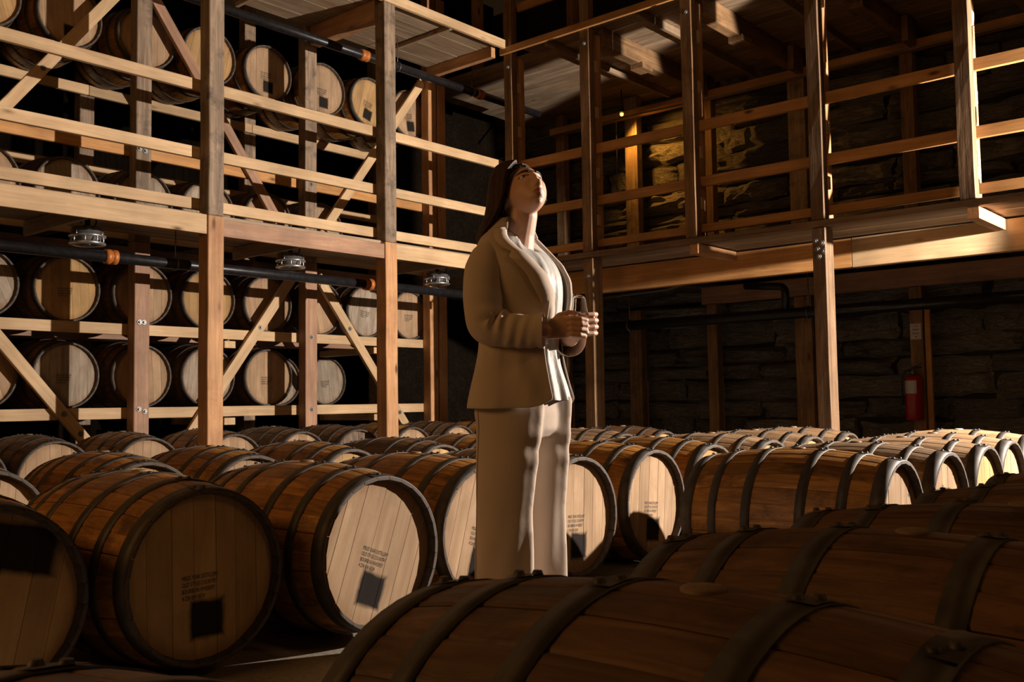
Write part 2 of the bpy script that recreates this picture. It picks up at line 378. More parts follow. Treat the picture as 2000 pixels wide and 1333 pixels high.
# ------------------------------------------------------------------ left gallery (front plane y = 6.76)
P, PA, PO, PN = M['pine'], M['pine_amber'], M['post_old'], M['post_new']
GL = empty('timber_gallery', (5.2, 6.83, 0))
tag(GL, 'two-storey pine walkway with three handrails in front of the barrel racks', 'gallery')
def post_l(x0, x1, lean=0.0):
    slab('post', x0, x1, 6.76, 6.90, 0, 2.37, PN, GL, 0.005, 0.004)
    o = slab('post', x0+0.003, x1-0.002, 6.762, 6.898, 2.372, 4.67, PO, GL, 0.006, 0.006)
post_l(4.206, 4.347); post_l(6.060, 6.205)
XL = 1.4
for z0 in (3.393, 2.844, 2.428):
    # rails run behind the posts in three lengths
    slab('handrail', XL, 4.28, 6.902, 6.942, z0, z0+0.091, P, GL, 0.003, 0.002)
    slab('handrail', 4.284, 6.13, 6.902, 6.942, z0-0.002, z0+0.089, P, GL, 0.003, 0.002)
    slab('handrail', 6.134, 7.915, 6.902, 6.942, z0-0.001, z0+0.090, P, GL, 0.003, 0.002)
slab('fascia_beam', XL, 4.204, 6.775, 6.815, 2.217, 2.372, P, GL, 0.003, 0.002)
slab('fascia_beam', 4.349, 6.058, 6.775, 6.815, 2.213, 2.350, M['red_pine'], GL, 0.003, 0.002)
slab('fascia_beam', 6.207, 7.80, 6.775, 6.815, 2.222, 2.366, P, GL, 0.003, 0.002)
slab('fascia_beam', XL, 6.058, 6.76, 6.80, 4.671, 4.765, P, GL, 0.003, 0.002)
slab('fascia_beam', 6.062, 7.90, 6.76, 6.80, 4.671, 4.765, P, GL, 0.003, 0.002)
y = 6.80
for k in range(8):
    for zz, nm in ((2.352, 'deck'), (4.722, 'deck')):
        if zz < 3 and y < 6.94: y2 = y
        slab('plank', XL, 7.80, max(y, 6.82), min(y+0.150, 7.92), zz+0.002*(k % 2), zz+0.034, M['deck'], GL, 0.003)
    y += 0.154
for x in (3.3, 5.2, 7.0): slab('joist', x-0.02, x+0.02, 6.82, 7.92, 2.232, 2.35, M['deck'], GL, 0.003)
slab('joist', 6.072, 6.19, 6.91, 7.90, 4.53, 4.72, PN, GL, 0.004)
slab('joist', 4.22, 4.335, 6.91, 7.90, 4.53, 4.72, PN, GL, 0.004)
slab('joist', 7.0, 7.04, 6.82, 7.92, 4.672, 4.72, M['deck'], GL, 0.003)
slab('joist', 5.2, 5.24, 6.82, 7.92, 4.672, 4.72, M['deck'], GL, 0.003)
slab('joist', 7.735, 7.80, 6.91, 7.92, 4.60, 4.72, PN, GL, 0.003)

# ------------------------------------------------------------------ rack behind the walkway
RK = empty('barrel_rack', (5.2, 8.4, 0))
tag(RK, 'bolted timber barrel rack with diagonal braces standing behind the pine walkway', 'rack')
rk_posts = {}
for x0, x1, ma in ((4.224, 4.366, M['red_pine']), (6.035, 6.180, M['red_pine']), (7.775, 7.90, PN)):
    lo = slab('post', x0, x1, 7.93, 8.05, 0, 2.30, ma, RK, 0.005, 0.003)
    hi = slab('post', x0, x1, 7.93, 8.05, 2.302, 5.6, PO if x0 < 7 else PN, RK, 0.005, 0.004)
    rk_posts[x0] = (lo, hi)
slab('post', 7.925, 8.05, 7.93, 8.05, 0, 5.6, PN, RK, 0.005, 0.003)
for x0, x1 in ((2.2, 4.29), (4.295, 6.10), (6.105, 8.04)):
    for k, z0 in enumerate((0.768, 1.494, 2.33, 3.068, 3.828)):
        slab('rail', x0, x1, 8.052, 8.092, z0+0.001*k, z0+0.0955, PA if z0 in (3.068,) else P, RK, 0.003, 0.002)
        slab('rail', x0, x1, 8.95, 8.99, z0, z0+0.0955, P if k > 2 else M['red_pine'], RK, 0.003)
for x in (4.30, 6.11, 7.95):
    slab('post', x-0.07, x+0.07, 9.0, 9.12, 0, 5.6, PO, RK, 0.005)
for x in (3.1, 5.25, 7.1):
    for z0 in (0.70, 1.425): slab('cross_bearer', x-0.06, x+0.06, 8.055, 9.0, z0-0.012, z0+0.055, P, RK, 0.003)
def brace2(x0, z0, x1, z1, ma=P, w=0.098):
    a, b = Vector((x0, 8.022, z0)), Vector((x1, 8.022, z1))
    return timber('brace', a, b, w, 0.044, ma, RK, (0, -1, 0), 0.003)
b_ = [brace2(2.6, 2.07, 3.86, 0.58), brace2(4.80, 0.60, 5.97, 2.19), brace2(6.25, 2.19, 7.47, 0.62),
      brace2(2.62, 2.56, 4.16, 4.58), brace2(4.39, 4.60, 5.77, 2.68, M['red_pine']), brace2(6.34, 2.68, 7.76, 4.58)]
for q, x, z in ((b_[0], 3.80, 0.655), (b_[0], 3.66, 0.82), (b_[1], 5.55, 1.62), (b_[2], 6.66, 1.66), (b_[2], 7.36, 0.77), (b_[3], 3.45, 3.65), (b_[4], 5.42, 3.17), (b_[5], 6.72, 3.2)):
    bolt(q, (x, 7.999, z), (0, -1, 0))
for px, (lo, hi) in rk_posts.items():
    if px > 7: continue
    if px < 5:
        for dx, z in ((0.045, 0.85), (0.10, 0.83), (0.045, 1.60), (0.085, 1.60)): bolt(lo, (px+dx, 7.929, z), (0, -1, 0))
        for dx, z in ((0.03, 3.115), (0.085, 3.105)): bolt(hi, (px+dx, 7.929, z), (0, -1, 0))
    else:
        for dx, z in ((0.075, 0.82), (0.075, 1.545)): bolt(lo, (px+dx, 7.929, z), (0, -1, 0))
        bolt(hi, (px+0.075, 7.929, 3.10), (0, -1, 0))

# ------------------------------------------------------------------ right gallery (front plane x = 7.82)
GR = empty('timber_gallery', (8.9, 4.2, 0))
tag(GR, 'dim amber-lit timber gallery with sandwich posts in front of the stone wall', 'gallery')
Y0R, Y1R = 1.55, 6.80
PS = M['post_saw']
ry = {'c': 6.755, 'r1': 5.735, 'r2': 4.558, 'r3': 3.347, 'r4': 2.163}
for k, yy in ry.items():
    h = 0.058 if k != 'c' else 0.055
    lowfull = k in ('c', 'r1', 'r3')
    ma = PS if k in ('r3', 'r4') else M['post_dark']
    if lowfull:
        slab('post', 7.82, 7.985, yy-h, yy+h, 0, 2.284, PS if k == 'r3' else M['post_dark'], GR, 0.005, 0.004)
    slab('post', 7.82, 7.915, yy-h, yy+h, 2.345, 5.7 if k in ('c', 'r1') else 4.62 if False else 5.7, ma, GR, 0.005, 0.006)
    slab('post', 7.975, 8.06, yy-h+0.02, yy+h-0.02, 2.345, 4.60, PN, GR, 0.005, 0.004)
    for zb in (2.62, 3.10, 3.72, 4.2):
        slab('spacer_block', 7.916, 7.974, yy-h-0.004, yy+h-0.03, zb, zb+0.11, P, GR, 0.003)
for z0, z1 in ((3.355, 3.452), (2.828, 2.922), (2.40, 2.478)):
    ys = [Y0R, 3.347, 5.735, Y1R-0.07]
    for a, b in zip(ys[:-1], ys[1:]):
        slab('handrail', 7.922, 7.962, a+0.062 if a > 2 else a, b-0.001, z0, z1, PA, GR, 0.003, 0.002) if False else slab('handrail', 7.922, 7.962, a+0.001, b-0.001, z0, z1, PA, GR, 0.003, 0.002)
slab('deck_edge', 7.795, 7.90, Y0R, Y1R, 2.287, 2.342, M['post_saw'], GR, 0.004, 0.002)
slab('deck_edge', 7.795, 7.83, Y0R, Y1R+.05, 4.615, 4.69, PA, GR, 0.004, 0.002)
x = 7.905
for k in range(17):
    slab('plank', x, x+0.15, Y0R, 8.6 if x > 8.1 else 6.7, 2.300+0.002*(k % 2), 2.336, M['deck'], GR, 0.003)
    slab('plank', max(x, 7.92), x+0.15, Y0R, 8.6 if x > 8.1 else 6.7, 4.700+0.003*(k % 2), 4.74, M['deck'], GR, 0.003)
    x += 0.154
for yy in (2.13, 4.535): slab('joist', 7.822, 8.55, yy-0.045, yy+0.045, 2.195, 2.286, PN, GR, 0.004)
for k in ('r1', 'r2', 'r3', 'r4'):
    yy = ry[k]; slab('joist', 8.07, 10.35, yy-0.06, yy+0.06, 4.50, 4.70, M['post_dark'], GR, 0.004)
    slab('corbel', 8.75, 8.95, yy-0.10, yy+0.062, 4.44, 4.50, M['post_dark'], GR, 0.004)
    slab('corbel', 9.85, 10.09, yy-0.13, yy-0.062, 4.42, 4.68, M['post_dark'], GR, 0.004)
for yy in (2.75, 3.95, 5.15, 6.3): slab('joist', 7.92, 10.35, yy-0.02, yy+0.02, 4.62, 4.70, M['deck'], GR, 0.003)
slab('main_beam', 8.56, 8.66, Y0R, 3.36, 2.022, 2.285, P, GR, 0.004, 0.003)
slab('main_beam', 8.56, 8.66, 3.363, 7.4, 2.025, 2.285, PA, GR, 0.004, 0.003)
slab('rear_beam', 10.20, 10.30, Y0R, 5.83, 1.985, 2.185, M['red_pine'], GR, 0.004)
slab('rear_beam', 10.10, 10.18, Y0R, 8.0, 4.40, 4.50, PA, GR, 0.004)
rear = {}
for y0, y1 in ((7.84, 7.97), (6.68, 6.86), (5.63, 5.76), (4.47, 4.67), (3.30, 3.43), (2.1, 2.24)):
    rear[y0] = slab('rear_post', 10.19, 10.31, y0, y1, 0, 1.98, M['post_dark'], GR, 0.004)
    slab('rear_post', 10.19, 10.31, y0, y1, 2.34, 4.69, M['post_dark'] if y0 not in (6.68, 4.47) else M['post_old'], GR, 0.004)
    if y0 > 3: slab('spacer_block', 10.31, 10.36, y0+0.02, y0+0.10, 0.3, 1.1, P, GR, 0.003)
slab('cleat', 10.21, 10.25, 3.235, 3.29, 0.0, 1.75, PA, GR, 0.003)
for k, yb in (('c', 6.755), ('r1', 5.735), ('r2', 4.558)):
    o = [c for c in GR.children if c.name.startswith('post')]
pst = [c for c in GR.children if c.name.startswith('post')]
def nearest_post(y, z): return min(pst, key=lambda c: abs(wm(c).translation.y - y) + (0 if abs(wm(c).translation.z - z) < 1.7 and wm(c).translation.x < 7.96 else 9))
for y_, z_ in ((6.755, 4.47), (5.735, 4.47), (4.558, 4.47), (6.755, 2.2), (5.735, 2.1), (3.375, 2.17), (3.32, 2.15), (3.36, 2.10), (3.31, 2.08), (3.35, 2.04), (2.15, 4.4)):
    bolt(nearest_post(y_, z_), (7.819, y_, z_), (-1, 0, 0))
# top storey hints above the upper deck
slab('handrail', 7.922, 7.962, 5.8, 6.7, 5.10, 5.19, PA, GR, 0.003)
slab('handrail', 6.0, 7.78, 6.902, 6.942, 5.35, 5.44, PA, GL, 0.003)
slab('post', 8.70, 8.82, 8.0, 8.1, 4.75, 6.2, PN, GR, 0.004)
slab('post', 9.60, 9.72, 7.2, 7.3, 4.75, 6.2, PN, GR, 0.004)
# ------------------------------------------------------------------ barrels (axis on local X, marked head at +X)
BL, RH, RB, NS = 0.445, 0.275, 0.320, 28
def brad(x): return RH + (RB-RH)*(1-(x/BL)**2)
ST_X = [-BL, -0.40, -0.33, -0.25, -0.165, -0.08, 0.0, 0.08, 0.165, 0.25, 0.33, 0.40, BL]
def stave_geo(a0=0.0, seed=0):
    h = math.pi/NS*0.985; V = []; F = []
    for x in ST_X:
        r = brad(x); end = abs(x) > BL-1e-4
        ri = r-0.010 if end else r-0.027
        for a, rr in ((-h, r-0.0022), (-h*0.82, r-0.0004), (0, r+0.0003), (h*0.82, r-0.0004), (h, r-0.0022), (h, ri), (-h, ri)):
            V.append((x, rr*math.sin(a0+a), rr*math.cos(a0+a)))
    n = 7
    for i in range(len(ST_X)-1):
        for k in range(n):
            F.append((i*n+k, (i+1)*n+k, (i+1)*n+(k+1) % n, i*n+(k+1) % n))
    F.append(tuple(range(n))); F.append(tuple(range(len(V)-1, len(V)-n-1, -1)))
    return V, F
def dark_ends(me):
    me.materials.append(M['chime'])
    for p in me.polygons:
        c = sum((me.vertices[i].co for i in p.vertices), Vector())/len(p.vertices)
        if abs(c.x) > BL-0.001 or (abs(c.x) > 0.395 and math.hypot(c.y, c.z) < brad(c.x)-0.012): p.material_index = 1
    return me
_cache = {}
def stave_me(mat):
    k = ('stave', mat.name)
    if k not in _cache: _cache[k] = dark_ends(mesh('stave', *stave_geo(), mat))
    return _cache[k]
def shell_me(mat):
    k = ('shell', mat.name)
    if k not in _cache:
        V = []; F = []
        for s in range(NS):
            v, f = stave_geo(2*math.pi*s/NS); b = len(V); V += v; F += [tuple(i+b for i in q) for q in f]
        _cache[k] = dark_ends(mesh('staves', V, F, mat))
    return _cache[k]
def hoop_me(x0, x1):
    k = ('hoop', x0, x1)
    if k in _cache: return _cache[k]
    n = 56; V = []; F = []
    for i in range(n):
        a = 2*math.pi*i/n
        for x, d in ((x0, 0.0005), (x0, 0.0030), (x1, 0.0030), (x1, 0.0005)):
            r = brad(x)+d; V.append((x, r*math.sin(a), r*math.cos(a)))
    for i in range(n):
        j = (i+1) % n
        for q in range(3): F.append((i*4+q, j*4+q, j*4+q+1, i*4+q+1))
    # lap plate and two rivets
    w = x1-x0; xm = (x0+x1)/2; s = len(V)
    aa = [0.0, 0.06, 0.12, 0.18]
    for a in aa:
        for x in (x0+0.001, x1-0.001):
            r = brad(x)+0.0052; V.append((x, r*math.sin(a), r*math.cos(a)))
    for i in range(3): F.append((s+2*i, s+2*i+2, s+2*i+3, s+2*i+1))
    for a, dx in ((0.045, -0.18), (0.115, 0.18)):
        r0 = brad(xm)+0.004; c = Vector((xm+dx*w, r0*math.sin(a), r0*math.cos(a))); u = Vector((0, math.cos(a), -math.sin(a))); nn = Vector((0, math.sin(a), math.cos(a))); ax = Vector((1, 0, 0))
        s = len(V); m = 8
        for q in range(m):
            t = 2*math.pi*q/m; V.append(tuple(c + (u*math.cos(t)+ax*math.sin(t))*0.0085))
        for q in range(m):
            t = 2*math.pi*q/m; V.append(tuple(c + nn*0.0065 + (u*math.cos(t)+ax*math.sin(t))*0.006))
        for q in range(m): F.append((s+q, s+(q+1) % m, s+m+(q+1) % m, s+m+q))
        F.append(tuple(s+m+q for q in range(m)))
    me = mesh('hoop', V, F, M['hoop'])
    me.polygons.foreach_set('use_smooth', [len(p.vertices) == 4 for p in me.polygons])
    _cache[k] = me; return me
HOOPS = [(0.388, 0.4435), (0.262, 0.302), (0.098, 0.140)]
HOOPS = HOOPS + [(-b, -a) for a, b in HOOPS]
WID = [[.07, .085, .075, .08, .07, .08, .064], [.06, .075, .09, .085, .07, .075, .069], [.08, .07, .07, .065, .09, .08, .069]]
RI = 0.262
def boards_me(pat, mat):
    k = ('boards', pat, mat.name)
    if k in _cache: return _cache[k]
    out = []; tot = sum(WID[pat]); y = -RI
    for w in WID[pat]:
        w = w/tot*2*RI; y0, y1 = y+0.0003, y+w-0.0003; y += w
        y0 = max(y0, -RI+0.002); y1 = min(y1, RI-0.002)
        top = []; n = 5
        for i in range(n+1):
            q = y0+(y1-y0)*i/n; top.append((q, math.sqrt(max(0, RI*RI-q*q))))
        outl = top + [(q, -zz) for q, zz in reversed(top)]
        c = (sum(p[0] for p in outl)/len(outl), 0)
        V = [(-0.018, a, b) for a, b in outl] + [(-0.0012, a, b) for a, b in outl] + [(0.0, a+(0.0009 if a < c[0] else -0.0009), b*0.994) for a, b in outl]
        m = len(outl); F = []
        for r in (0, 1):
            for i in range(m): F.append((r*m+i, r*m+(i+1) % m, (r+1)*m+(i+1) % m, (r+1)*m+i))
        F.append(tuple(range(2*m, 3*m))); F.append(tuple(range(m-1, -1, -1)))
        me = mesh('head_board', V, F, mat); bm = bmesh.new(); bm.from_mesh(me); bmesh.ops.recalc_face_normals(bm, faces=bm.faces); bm.to_mesh(me); bm.free()
        out.append(me)
    _cache[k] = out; return out
BACK = lathe_mesh('back_head', [(0.0, -0.412), (0.262, -0.412), (0.262, -0.395), (0.0, -0.395)], M['head_grey'], 32, 'X', False)
BUNG = lathe_mesh('bung', [(0.0, 0.3265), (0.015, 0.326), (0.024, 0.3245), (0.027, 0.322), (0.027, 0.310)], M['bung'], 20)
HX = 0.412
def text_me(lines, size, mat, name='stencil_lettering', lead=1.15):
    cu = bpy.data.curves.new(name, 'FONT'); cu.body = '\n'.join(lines); cu.size = size; cu.space_line = lead*0.9; cu.align_x = 'LEFT'; cu.resolution_u = 2
    cu.extrude = 0.0; o = bpy.data.objects.new(name, cu); C.objects.link(o)
    dg = bpy.context.evaluated_depsgraph_get(); me = bpy.data.meshes.new_from_object(o.evaluated_get(dg))
    bpy.data.objects.remove(o)
    me.name = name; me.materials.clear(); me.materials.append(mat)
    # text plane (x right, y up) -> head plane (Y right, Z up)
    for v in me.vertices: v.co = (0.0, v.co.x*0.62, v.co.y)
    return me
STENCIL = text_me(['MILES YEAR DISTILLERY', 'OLD STYLE COUNTRY', 'BOURBON WHISKEY', '4 234 BW 4534'], 0.020, M['ink'])
DATES = text_me(['HUBER', '2020'], 0.030, M['ink'])
def scribble_me(seed, mat, n=5, spread=0.17):
    r = random.Random(seed); V = []; F = []
    for w in range(n):
        cy, cz = r.uniform(-spread, spread), r.uniform(-0.10, 0.17); ang = r.uniform(0.9, 1.9)*r.choice((1, 1, 1, -0.2)); sz = r.uniform(0.012, 0.022)
        pts = []; x = 0
        for i in range(r.randint(12, 24)):
            x += r.uniform(0.1, 0.42)*sz; pts.append((x, sz*r.uniform(-0.8, 0.8)*(1.6 if i % 6 == 0 else 1)))
        pts = [(cy + p*math.cos(ang) - q*math.sin(ang), cz + p*math.sin(ang) + q*math.cos(ang)) for p, q in pts]
        pts = [p for p in pts if math.hypot(*p) < 0.245]
        for a, b in zip(pts[:-1], pts[1:]):
            d = Vector((b[0]-a[0], b[1]-a[1])); 
            if d.length < 1e-6: continue
            nrm = Vector((-d.y, d.x)).normalized()*0.0014; s = len(V)
            for p, q in ((a, 1), (b, 1), (b, -1), (a, -1)): V.append((0, p[0]+nrm.x*q, p[1]+nrm.y*q))
            F.append((s, s+3, s+2, s+1))
    return mesh('handwriting', V, F, mat)
def barrel(loc, jit=0.0, staves='stave', head='head', pat=0, tilt=0.0, split=True, mark=None, pitch=0.0, label='', group=None, bung=True, hooprot=None):
    root = empty('barrel', loc, -math.pi/2 + jit); root.rotation_euler.y = pitch
    sm = M[staves]; rr = random.Random(hash((round(loc[0], 3), round(loc[1], 3), round(loc[2], 3))) & 0xffff)
    if split:
        me = stave_me(sm)
        for s in range(NS):
            o = link('stave', me, root); o.rotation_euler.x = 2*math.pi*(s+rr.uniform(-.02, .02))/NS
            q = 1+rr.uniform(-0.0025, 0.0025); o.scale = (1, q, q)
    else: link('staves', shell_me(sm), root)
    for (a, b) in HOOPS:
        o = link('hoop', hoop_me(a, b), root); o.rotation_euler.x = (0.10 if hooprot is None else hooprot) + rr.uniform(-0.12, 0.12)
    for me in boards_me(pat, M[head]):
        o = link('head_board', me, root); o.location.x = HX + rr.uniform(-0.0009, 0.0009); o.rotation_euler.x = tilt
    link('back_head', BACK, root)
    if bung: link('bung', BUNG, root)
    if mark:
        if isinstance(mark, int):
            o = link('handwriting', scribble_me(mark, M['blue_ink'] if mark % 2 else M['ink']), root)
            o.location.x = HX+0.0016
        else:
            o = link('stencil', mark, root)
            p = Vector((0, -0.075, -0.005)) if mark is STENCIL else Vector((0, -0.03, 0.03))
            p.rotate(Matrix.Rotation(tilt, 3, 'X')); o.location = (HX+0.0016, p.y, p.z)
        o.rotation_euler.x = tilt
    tag(root, label, 'barrel', group)
    return root
ORD = ['first', 'second', 'third', 'fourth', 'fifth', 'sixth', 'seventh', 'eighth', 'ninth', 'tenth', 'eleventh', 'twelfth']
Z0 = RB
# --- foreground row, seen over its tops
FG = 'barrels in the shaded foreground row'
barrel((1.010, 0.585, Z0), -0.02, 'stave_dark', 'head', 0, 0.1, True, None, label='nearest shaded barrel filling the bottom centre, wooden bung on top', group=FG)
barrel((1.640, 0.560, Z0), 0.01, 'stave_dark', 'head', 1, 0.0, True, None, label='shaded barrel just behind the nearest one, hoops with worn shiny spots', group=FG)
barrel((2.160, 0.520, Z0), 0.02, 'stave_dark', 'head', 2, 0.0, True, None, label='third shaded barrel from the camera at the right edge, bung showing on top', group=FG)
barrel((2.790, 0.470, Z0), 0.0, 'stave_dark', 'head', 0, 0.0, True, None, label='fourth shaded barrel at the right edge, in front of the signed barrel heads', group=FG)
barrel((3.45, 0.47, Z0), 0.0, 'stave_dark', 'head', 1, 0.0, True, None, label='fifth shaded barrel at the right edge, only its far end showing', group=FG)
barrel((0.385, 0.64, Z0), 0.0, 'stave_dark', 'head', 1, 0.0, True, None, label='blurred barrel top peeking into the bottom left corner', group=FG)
# --- first lit row, heads at y = 2.77
FR = 'barrels in the lit row behind the woman'
barrel((1.105, 3.29, Z0), 0.0, 'stave', 'head_big_patch', 2, -0.20, True, None, label='dark shaded barrel cut by the left edge with a large black paint patch', group=FR)
barrel((1.748, 3.235, Z0), -0.01, 'stave', 'head_amber_marked', 0, 0.02, True, STENCIL, label='large orange-brown barrel at lower left, its stencilled head in shadow', group=FR)
barrel((2.402, 3.150, Z0), 0.01, 'stave', 'head_marked', 1, -0.36, True, STENCIL, label='barrel with a brightly lit pale head, tilted stencil and black patch', group=FR)
barrel((3.060, 3.225, Z0), 0.0, 'stave', 'head_marked', 2, -0.30, True, STENCIL, label='barrel half hidden by the woman, on her left in the photo', group=FR)
barrel((3.700, 3.215, Z0), 0.0, 'stave', 'head_marked', 0, -0.06, True, STENCIL, label='barrel right of the trousers, a curved shadow across its stencilled head', group=FR)
barrel((4.400, 3.250, Z0), 0.0, 'stave', 'head_marked', 1, -0.10, True, STENCIL, label='barrel with an amber lit oval head beside the long bare-sided barrel', group=FR)
barrel((5.06, 3.27, Z0), 0.0, 'stave', 'head_amber', 2, -0.08, True, None, label='barrel whose narrow bright head shows just left of the long barrel', group=FR)
for i, x in enumerate((5.75, 6.43, 7.12)):
    barrel((x, 3.24+0.03*i, Z0), 0.02*(i-1), ('stave_pale', 'stave_pale', 'stave_pale')[i], 'head_amber', i, 0.05, True, (None, None, None)[i],
           label='%s of three pale barrel tops between the narrow bright head and the sawn post' % ORD[i], group=FR)
# --- right-hand row, heads at y = 1.43
RG = 'barrels in the right-hand row with written heads'
barrel((4.100, 1.875, Z0), 0.03, 'stave', 'head', 0, -0.05, True, 11, label='long orange-lit barrel seen side-on with signatures on its head', group=RG)
barrel((4.780, 1.89, Z0), 0.0, 'stave_pale', 'head', 1, 0.0, True, 14, label='pale barrel behind the signed one with handwriting and a small paper tag', group=RG)
barrel((5.450, 1.90, Z0), 0.0, 'stave_pale', 'head_amber', 2, 0.08, True, DATES, label='pale barrel near the right edge with a two-line date stamp', group=RG)
barrel((6.12, 1.95, Z0), 0.0, 'stave_pale', 'head', 0, 0.0, True, None, label='grey stained barrel at the right edge behind the date-stamped one', group=RG)
rear_pale = barrel((6.80, 2.0, Z0), 0.0, 'stave_pale', 'head', 1, 0.0, True, None, label='rearmost pale barrel of the right-hand row, white bung on top', group=RG)
for c_ in rear_pale.children:
    if c_.name.startswith('bung'):
        c_.material_slots[0].link = 'OBJECT'; c_.material_slots[0].material = M['bung_white']
# --- second row, heads at y = 4.45
SG = 'barrels in the second row'
cx = [1.03, 1.72, 2.43, 3.07, 3.76, 4.42, 5.10, 5.80, 6.48, 7.15]
names = ['only a lit sliver of its head showing at the left edge', 'left of the barrel with three bright hoop glints', 'with three bright hoop glints, behind the large orange barrel', 'with a bright chime rim, behind the brightly lit head', 'with an amber half-moon head just left of the woman', 'whose top shows right beside the jacket hem', 'hidden mostly behind the trousers', 'just right of the trousers', 'with stained staves before the second gallery post', 'at the foot of the stone wall in the second row']
for i, x in enumerate(cx):
    barrel((x, 4.90 + 0.05*math.sin(i*2.1), Z0), 0.03*math.sin(i*1.7), ('stave', 'stave', 'stave', 'stave', 'stave', 'stave_dark', 'stave', 'stave_pale', 'stave_pale', 'stave_dark')[i], ('head_amber', 'head', 'head_amber', 'head', 'head_amber')[i % 5], i % 3, -0.1*math.sin(i), True, None,
           label='second-row barrel ' + names[i], group=SG)
# --- third row under the walkway on two low runners
TG = 'barrels in the third row under the walkway'
dx = [2.55, 3.14, 3.86, 4.60, 5.28, 5.93, 6.59, 7.25, 7.92, 8.58]
tn = ['at the far left edge, mostly out of view', 'with blue handwriting on its head at the left edge', 'with faint lettering on its head below the rack brace', 'whose head is shaded by the first walkway post', 'with a clean pale half-moon head right of the first post', 'with a blackened weathered head', 'with reddish staves left of the second walkway post', 'with a pale head right of the second walkway post', 'with brown staves beside the jacket', 'at the dark corner behind the woman']
for i, x in enumerate(dx):
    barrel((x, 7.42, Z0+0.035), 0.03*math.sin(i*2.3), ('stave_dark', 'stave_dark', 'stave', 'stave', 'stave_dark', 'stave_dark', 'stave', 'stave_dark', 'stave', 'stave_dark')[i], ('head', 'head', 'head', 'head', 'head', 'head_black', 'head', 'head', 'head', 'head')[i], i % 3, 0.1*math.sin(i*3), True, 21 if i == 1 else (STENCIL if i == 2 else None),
           label='third-row barrel ' + tn[i], group=TG)
for k, yy in enumerate((7.05, 7.79)):
    o = slab('barrel_runner', 2.0, 9.0, yy-0.03, yy+0.03, 0, 0.075, M['deck'])
    tag(o, ('front' if k == 0 else 'rear') + ' low timber runner under the third-row barrels', 'runner')
# --- rack barrels
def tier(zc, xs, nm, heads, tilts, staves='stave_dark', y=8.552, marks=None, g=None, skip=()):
    for i, x in enumerate(xs):
        hd = heads[i % len(heads)]
        barrel((x, y, zc), 0.0, staves, hd, i % 3, tilts[i % len(tilts)], False, (marks[i] if marks else None), label='rack barrel, %s from the left on the %s' % (ORD[i], nm), group=g or 'barrels on the racks', bung=False)
tier(0.864+0.2755, [3.06, 3.73, 4.40, 5.06, 5.73], 'lower tier under the walkway', ['head', 'head_grey', 'head', 'head_grey', 'head'], [0.3, 0.0, 0.05, -0.1, 0.0], marks=[None, STENCIL, STENCIL, None, STENCIL])
tier(1.590+0.2755, [3.06, 3.73, 4.40, 5.06, 5.72, 6.37, 7.00, 7.645], 'upper tier under the walkway', ['head_grey', 'head_amber', 'head', 'head_amber', 'head', 'head', 'head_grey', 'head'], [0.4, 0.05, 0.0, 0.0, 0.1, 0.2, -0.15, 0.0], marks=[None, STENCIL, None, None, None, None, STENCIL, STENCIL])
tier(2.426+0.2755, [3.06, 3.72, 4.40, 5.05, 5.72, 6.38], 'tier behind the bottom handrail', ['head', 'head_grey', 'head_grey', 'head_grey', 'head', 'head'], [0.0, 0.1, 0.0, -0.1, 0.2, 0.0])
tier(3.924+0.2755, [3.04, 3.72, 4.42, 5.06, 5.72, 6.42, 7.06, 7.66], 'highest tier under the upper deck', ['head_amber', 'head_marked', 'head', 'head_amber', 'head_marked', 'head_marked', 'head_amber_marked', 'head_marked'], [0.3, 0.05, 0.0, -0.2, 0.0, 0.0, -0.25, 0.15], marks=[None, None, None, None, STENCIL, STENCIL, STENCIL, STENCIL], staves='stave')
tier(0.864+0.2755, [6.62, 7.28], 'lower tier, set back in the second rank', ['head_grey'], [0.0, 0.1], y=9.6, marks=[None, STENCIL], g='barrels set back on the racks')
slab('rail', 6.2, 8.0, 9.12, 9.16, 0.768, 0.8635, M['red_pine'], RK, 0.003); slab('rail', 6.2, 8.0, 10.0, 10.04, 0.768, 0.8635, M['red_pine'], RK, 0.003)
# paper tag on the signed head
o = link('paper_tag', mesh('paper_tag', [(0, -.03, -.02), (0, .03, -.02), (0, .03, .02), (0, -.03, .02), (-.0006, -.03, -.02), (-.0006, .03, -.02), (-.0006, .03, .02), (-.0006, -.03, .02)], [(0, 1, 2, 3), (7, 6, 5, 4), (0, 4, 5, 1), (1, 5, 6, 2), (2, 6, 7, 3), (3, 7, 4, 0)], M['paper']), [b for b in bpy.data.objects if b.get('label', '').startswith('pale barrel behind the signed')][0])
o.location = (HX+0.0022, 0.14, 0.05)

# ------------------------------------------------------------------ pipes, fixtures, lamp, extinguisher
def pipe_run(name, y, z, x0, x1, label, coups, hangers):
    root = empty(name, ((x0+x1)/2, y, z)); tag(root, label, 'pipe')
    def ch(nm, me):
        o = link(nm, me, root); put(o, Matrix.Identity(4)); return o
    ch('pipe', tube_mesh('pipe', [(x0, y, z), (x1, y, z)], 0.043, M['pipe'], 20))
    for x in coups:
        me = lathe_mesh('coupling', [(0.044, -0.05), (0.056, -0.045), (0.058, -0.008), (0.052, -0.005), (0.052, 0.005), (0.058, 0.008), (0.056, 0.045), (0.044, 0.05)], M['coupling'], 20, 'X')
        o = link('coupling', me, root); m = Matrix.Identity(4); m.translation = (x, y, z); put(o, m)
    for x, zt in hangers:
        pts = [(x, y, zt), (x, y, z+0.09)] + [(x, y+0.05*math.sin(t), z+0.05*math.cos(t)) for t in np.linspace(0, 2*math.pi, 17)]
        ch('hanger', tube_mesh('hanger', pts, 0.005, M['steel'], 6))
    return root
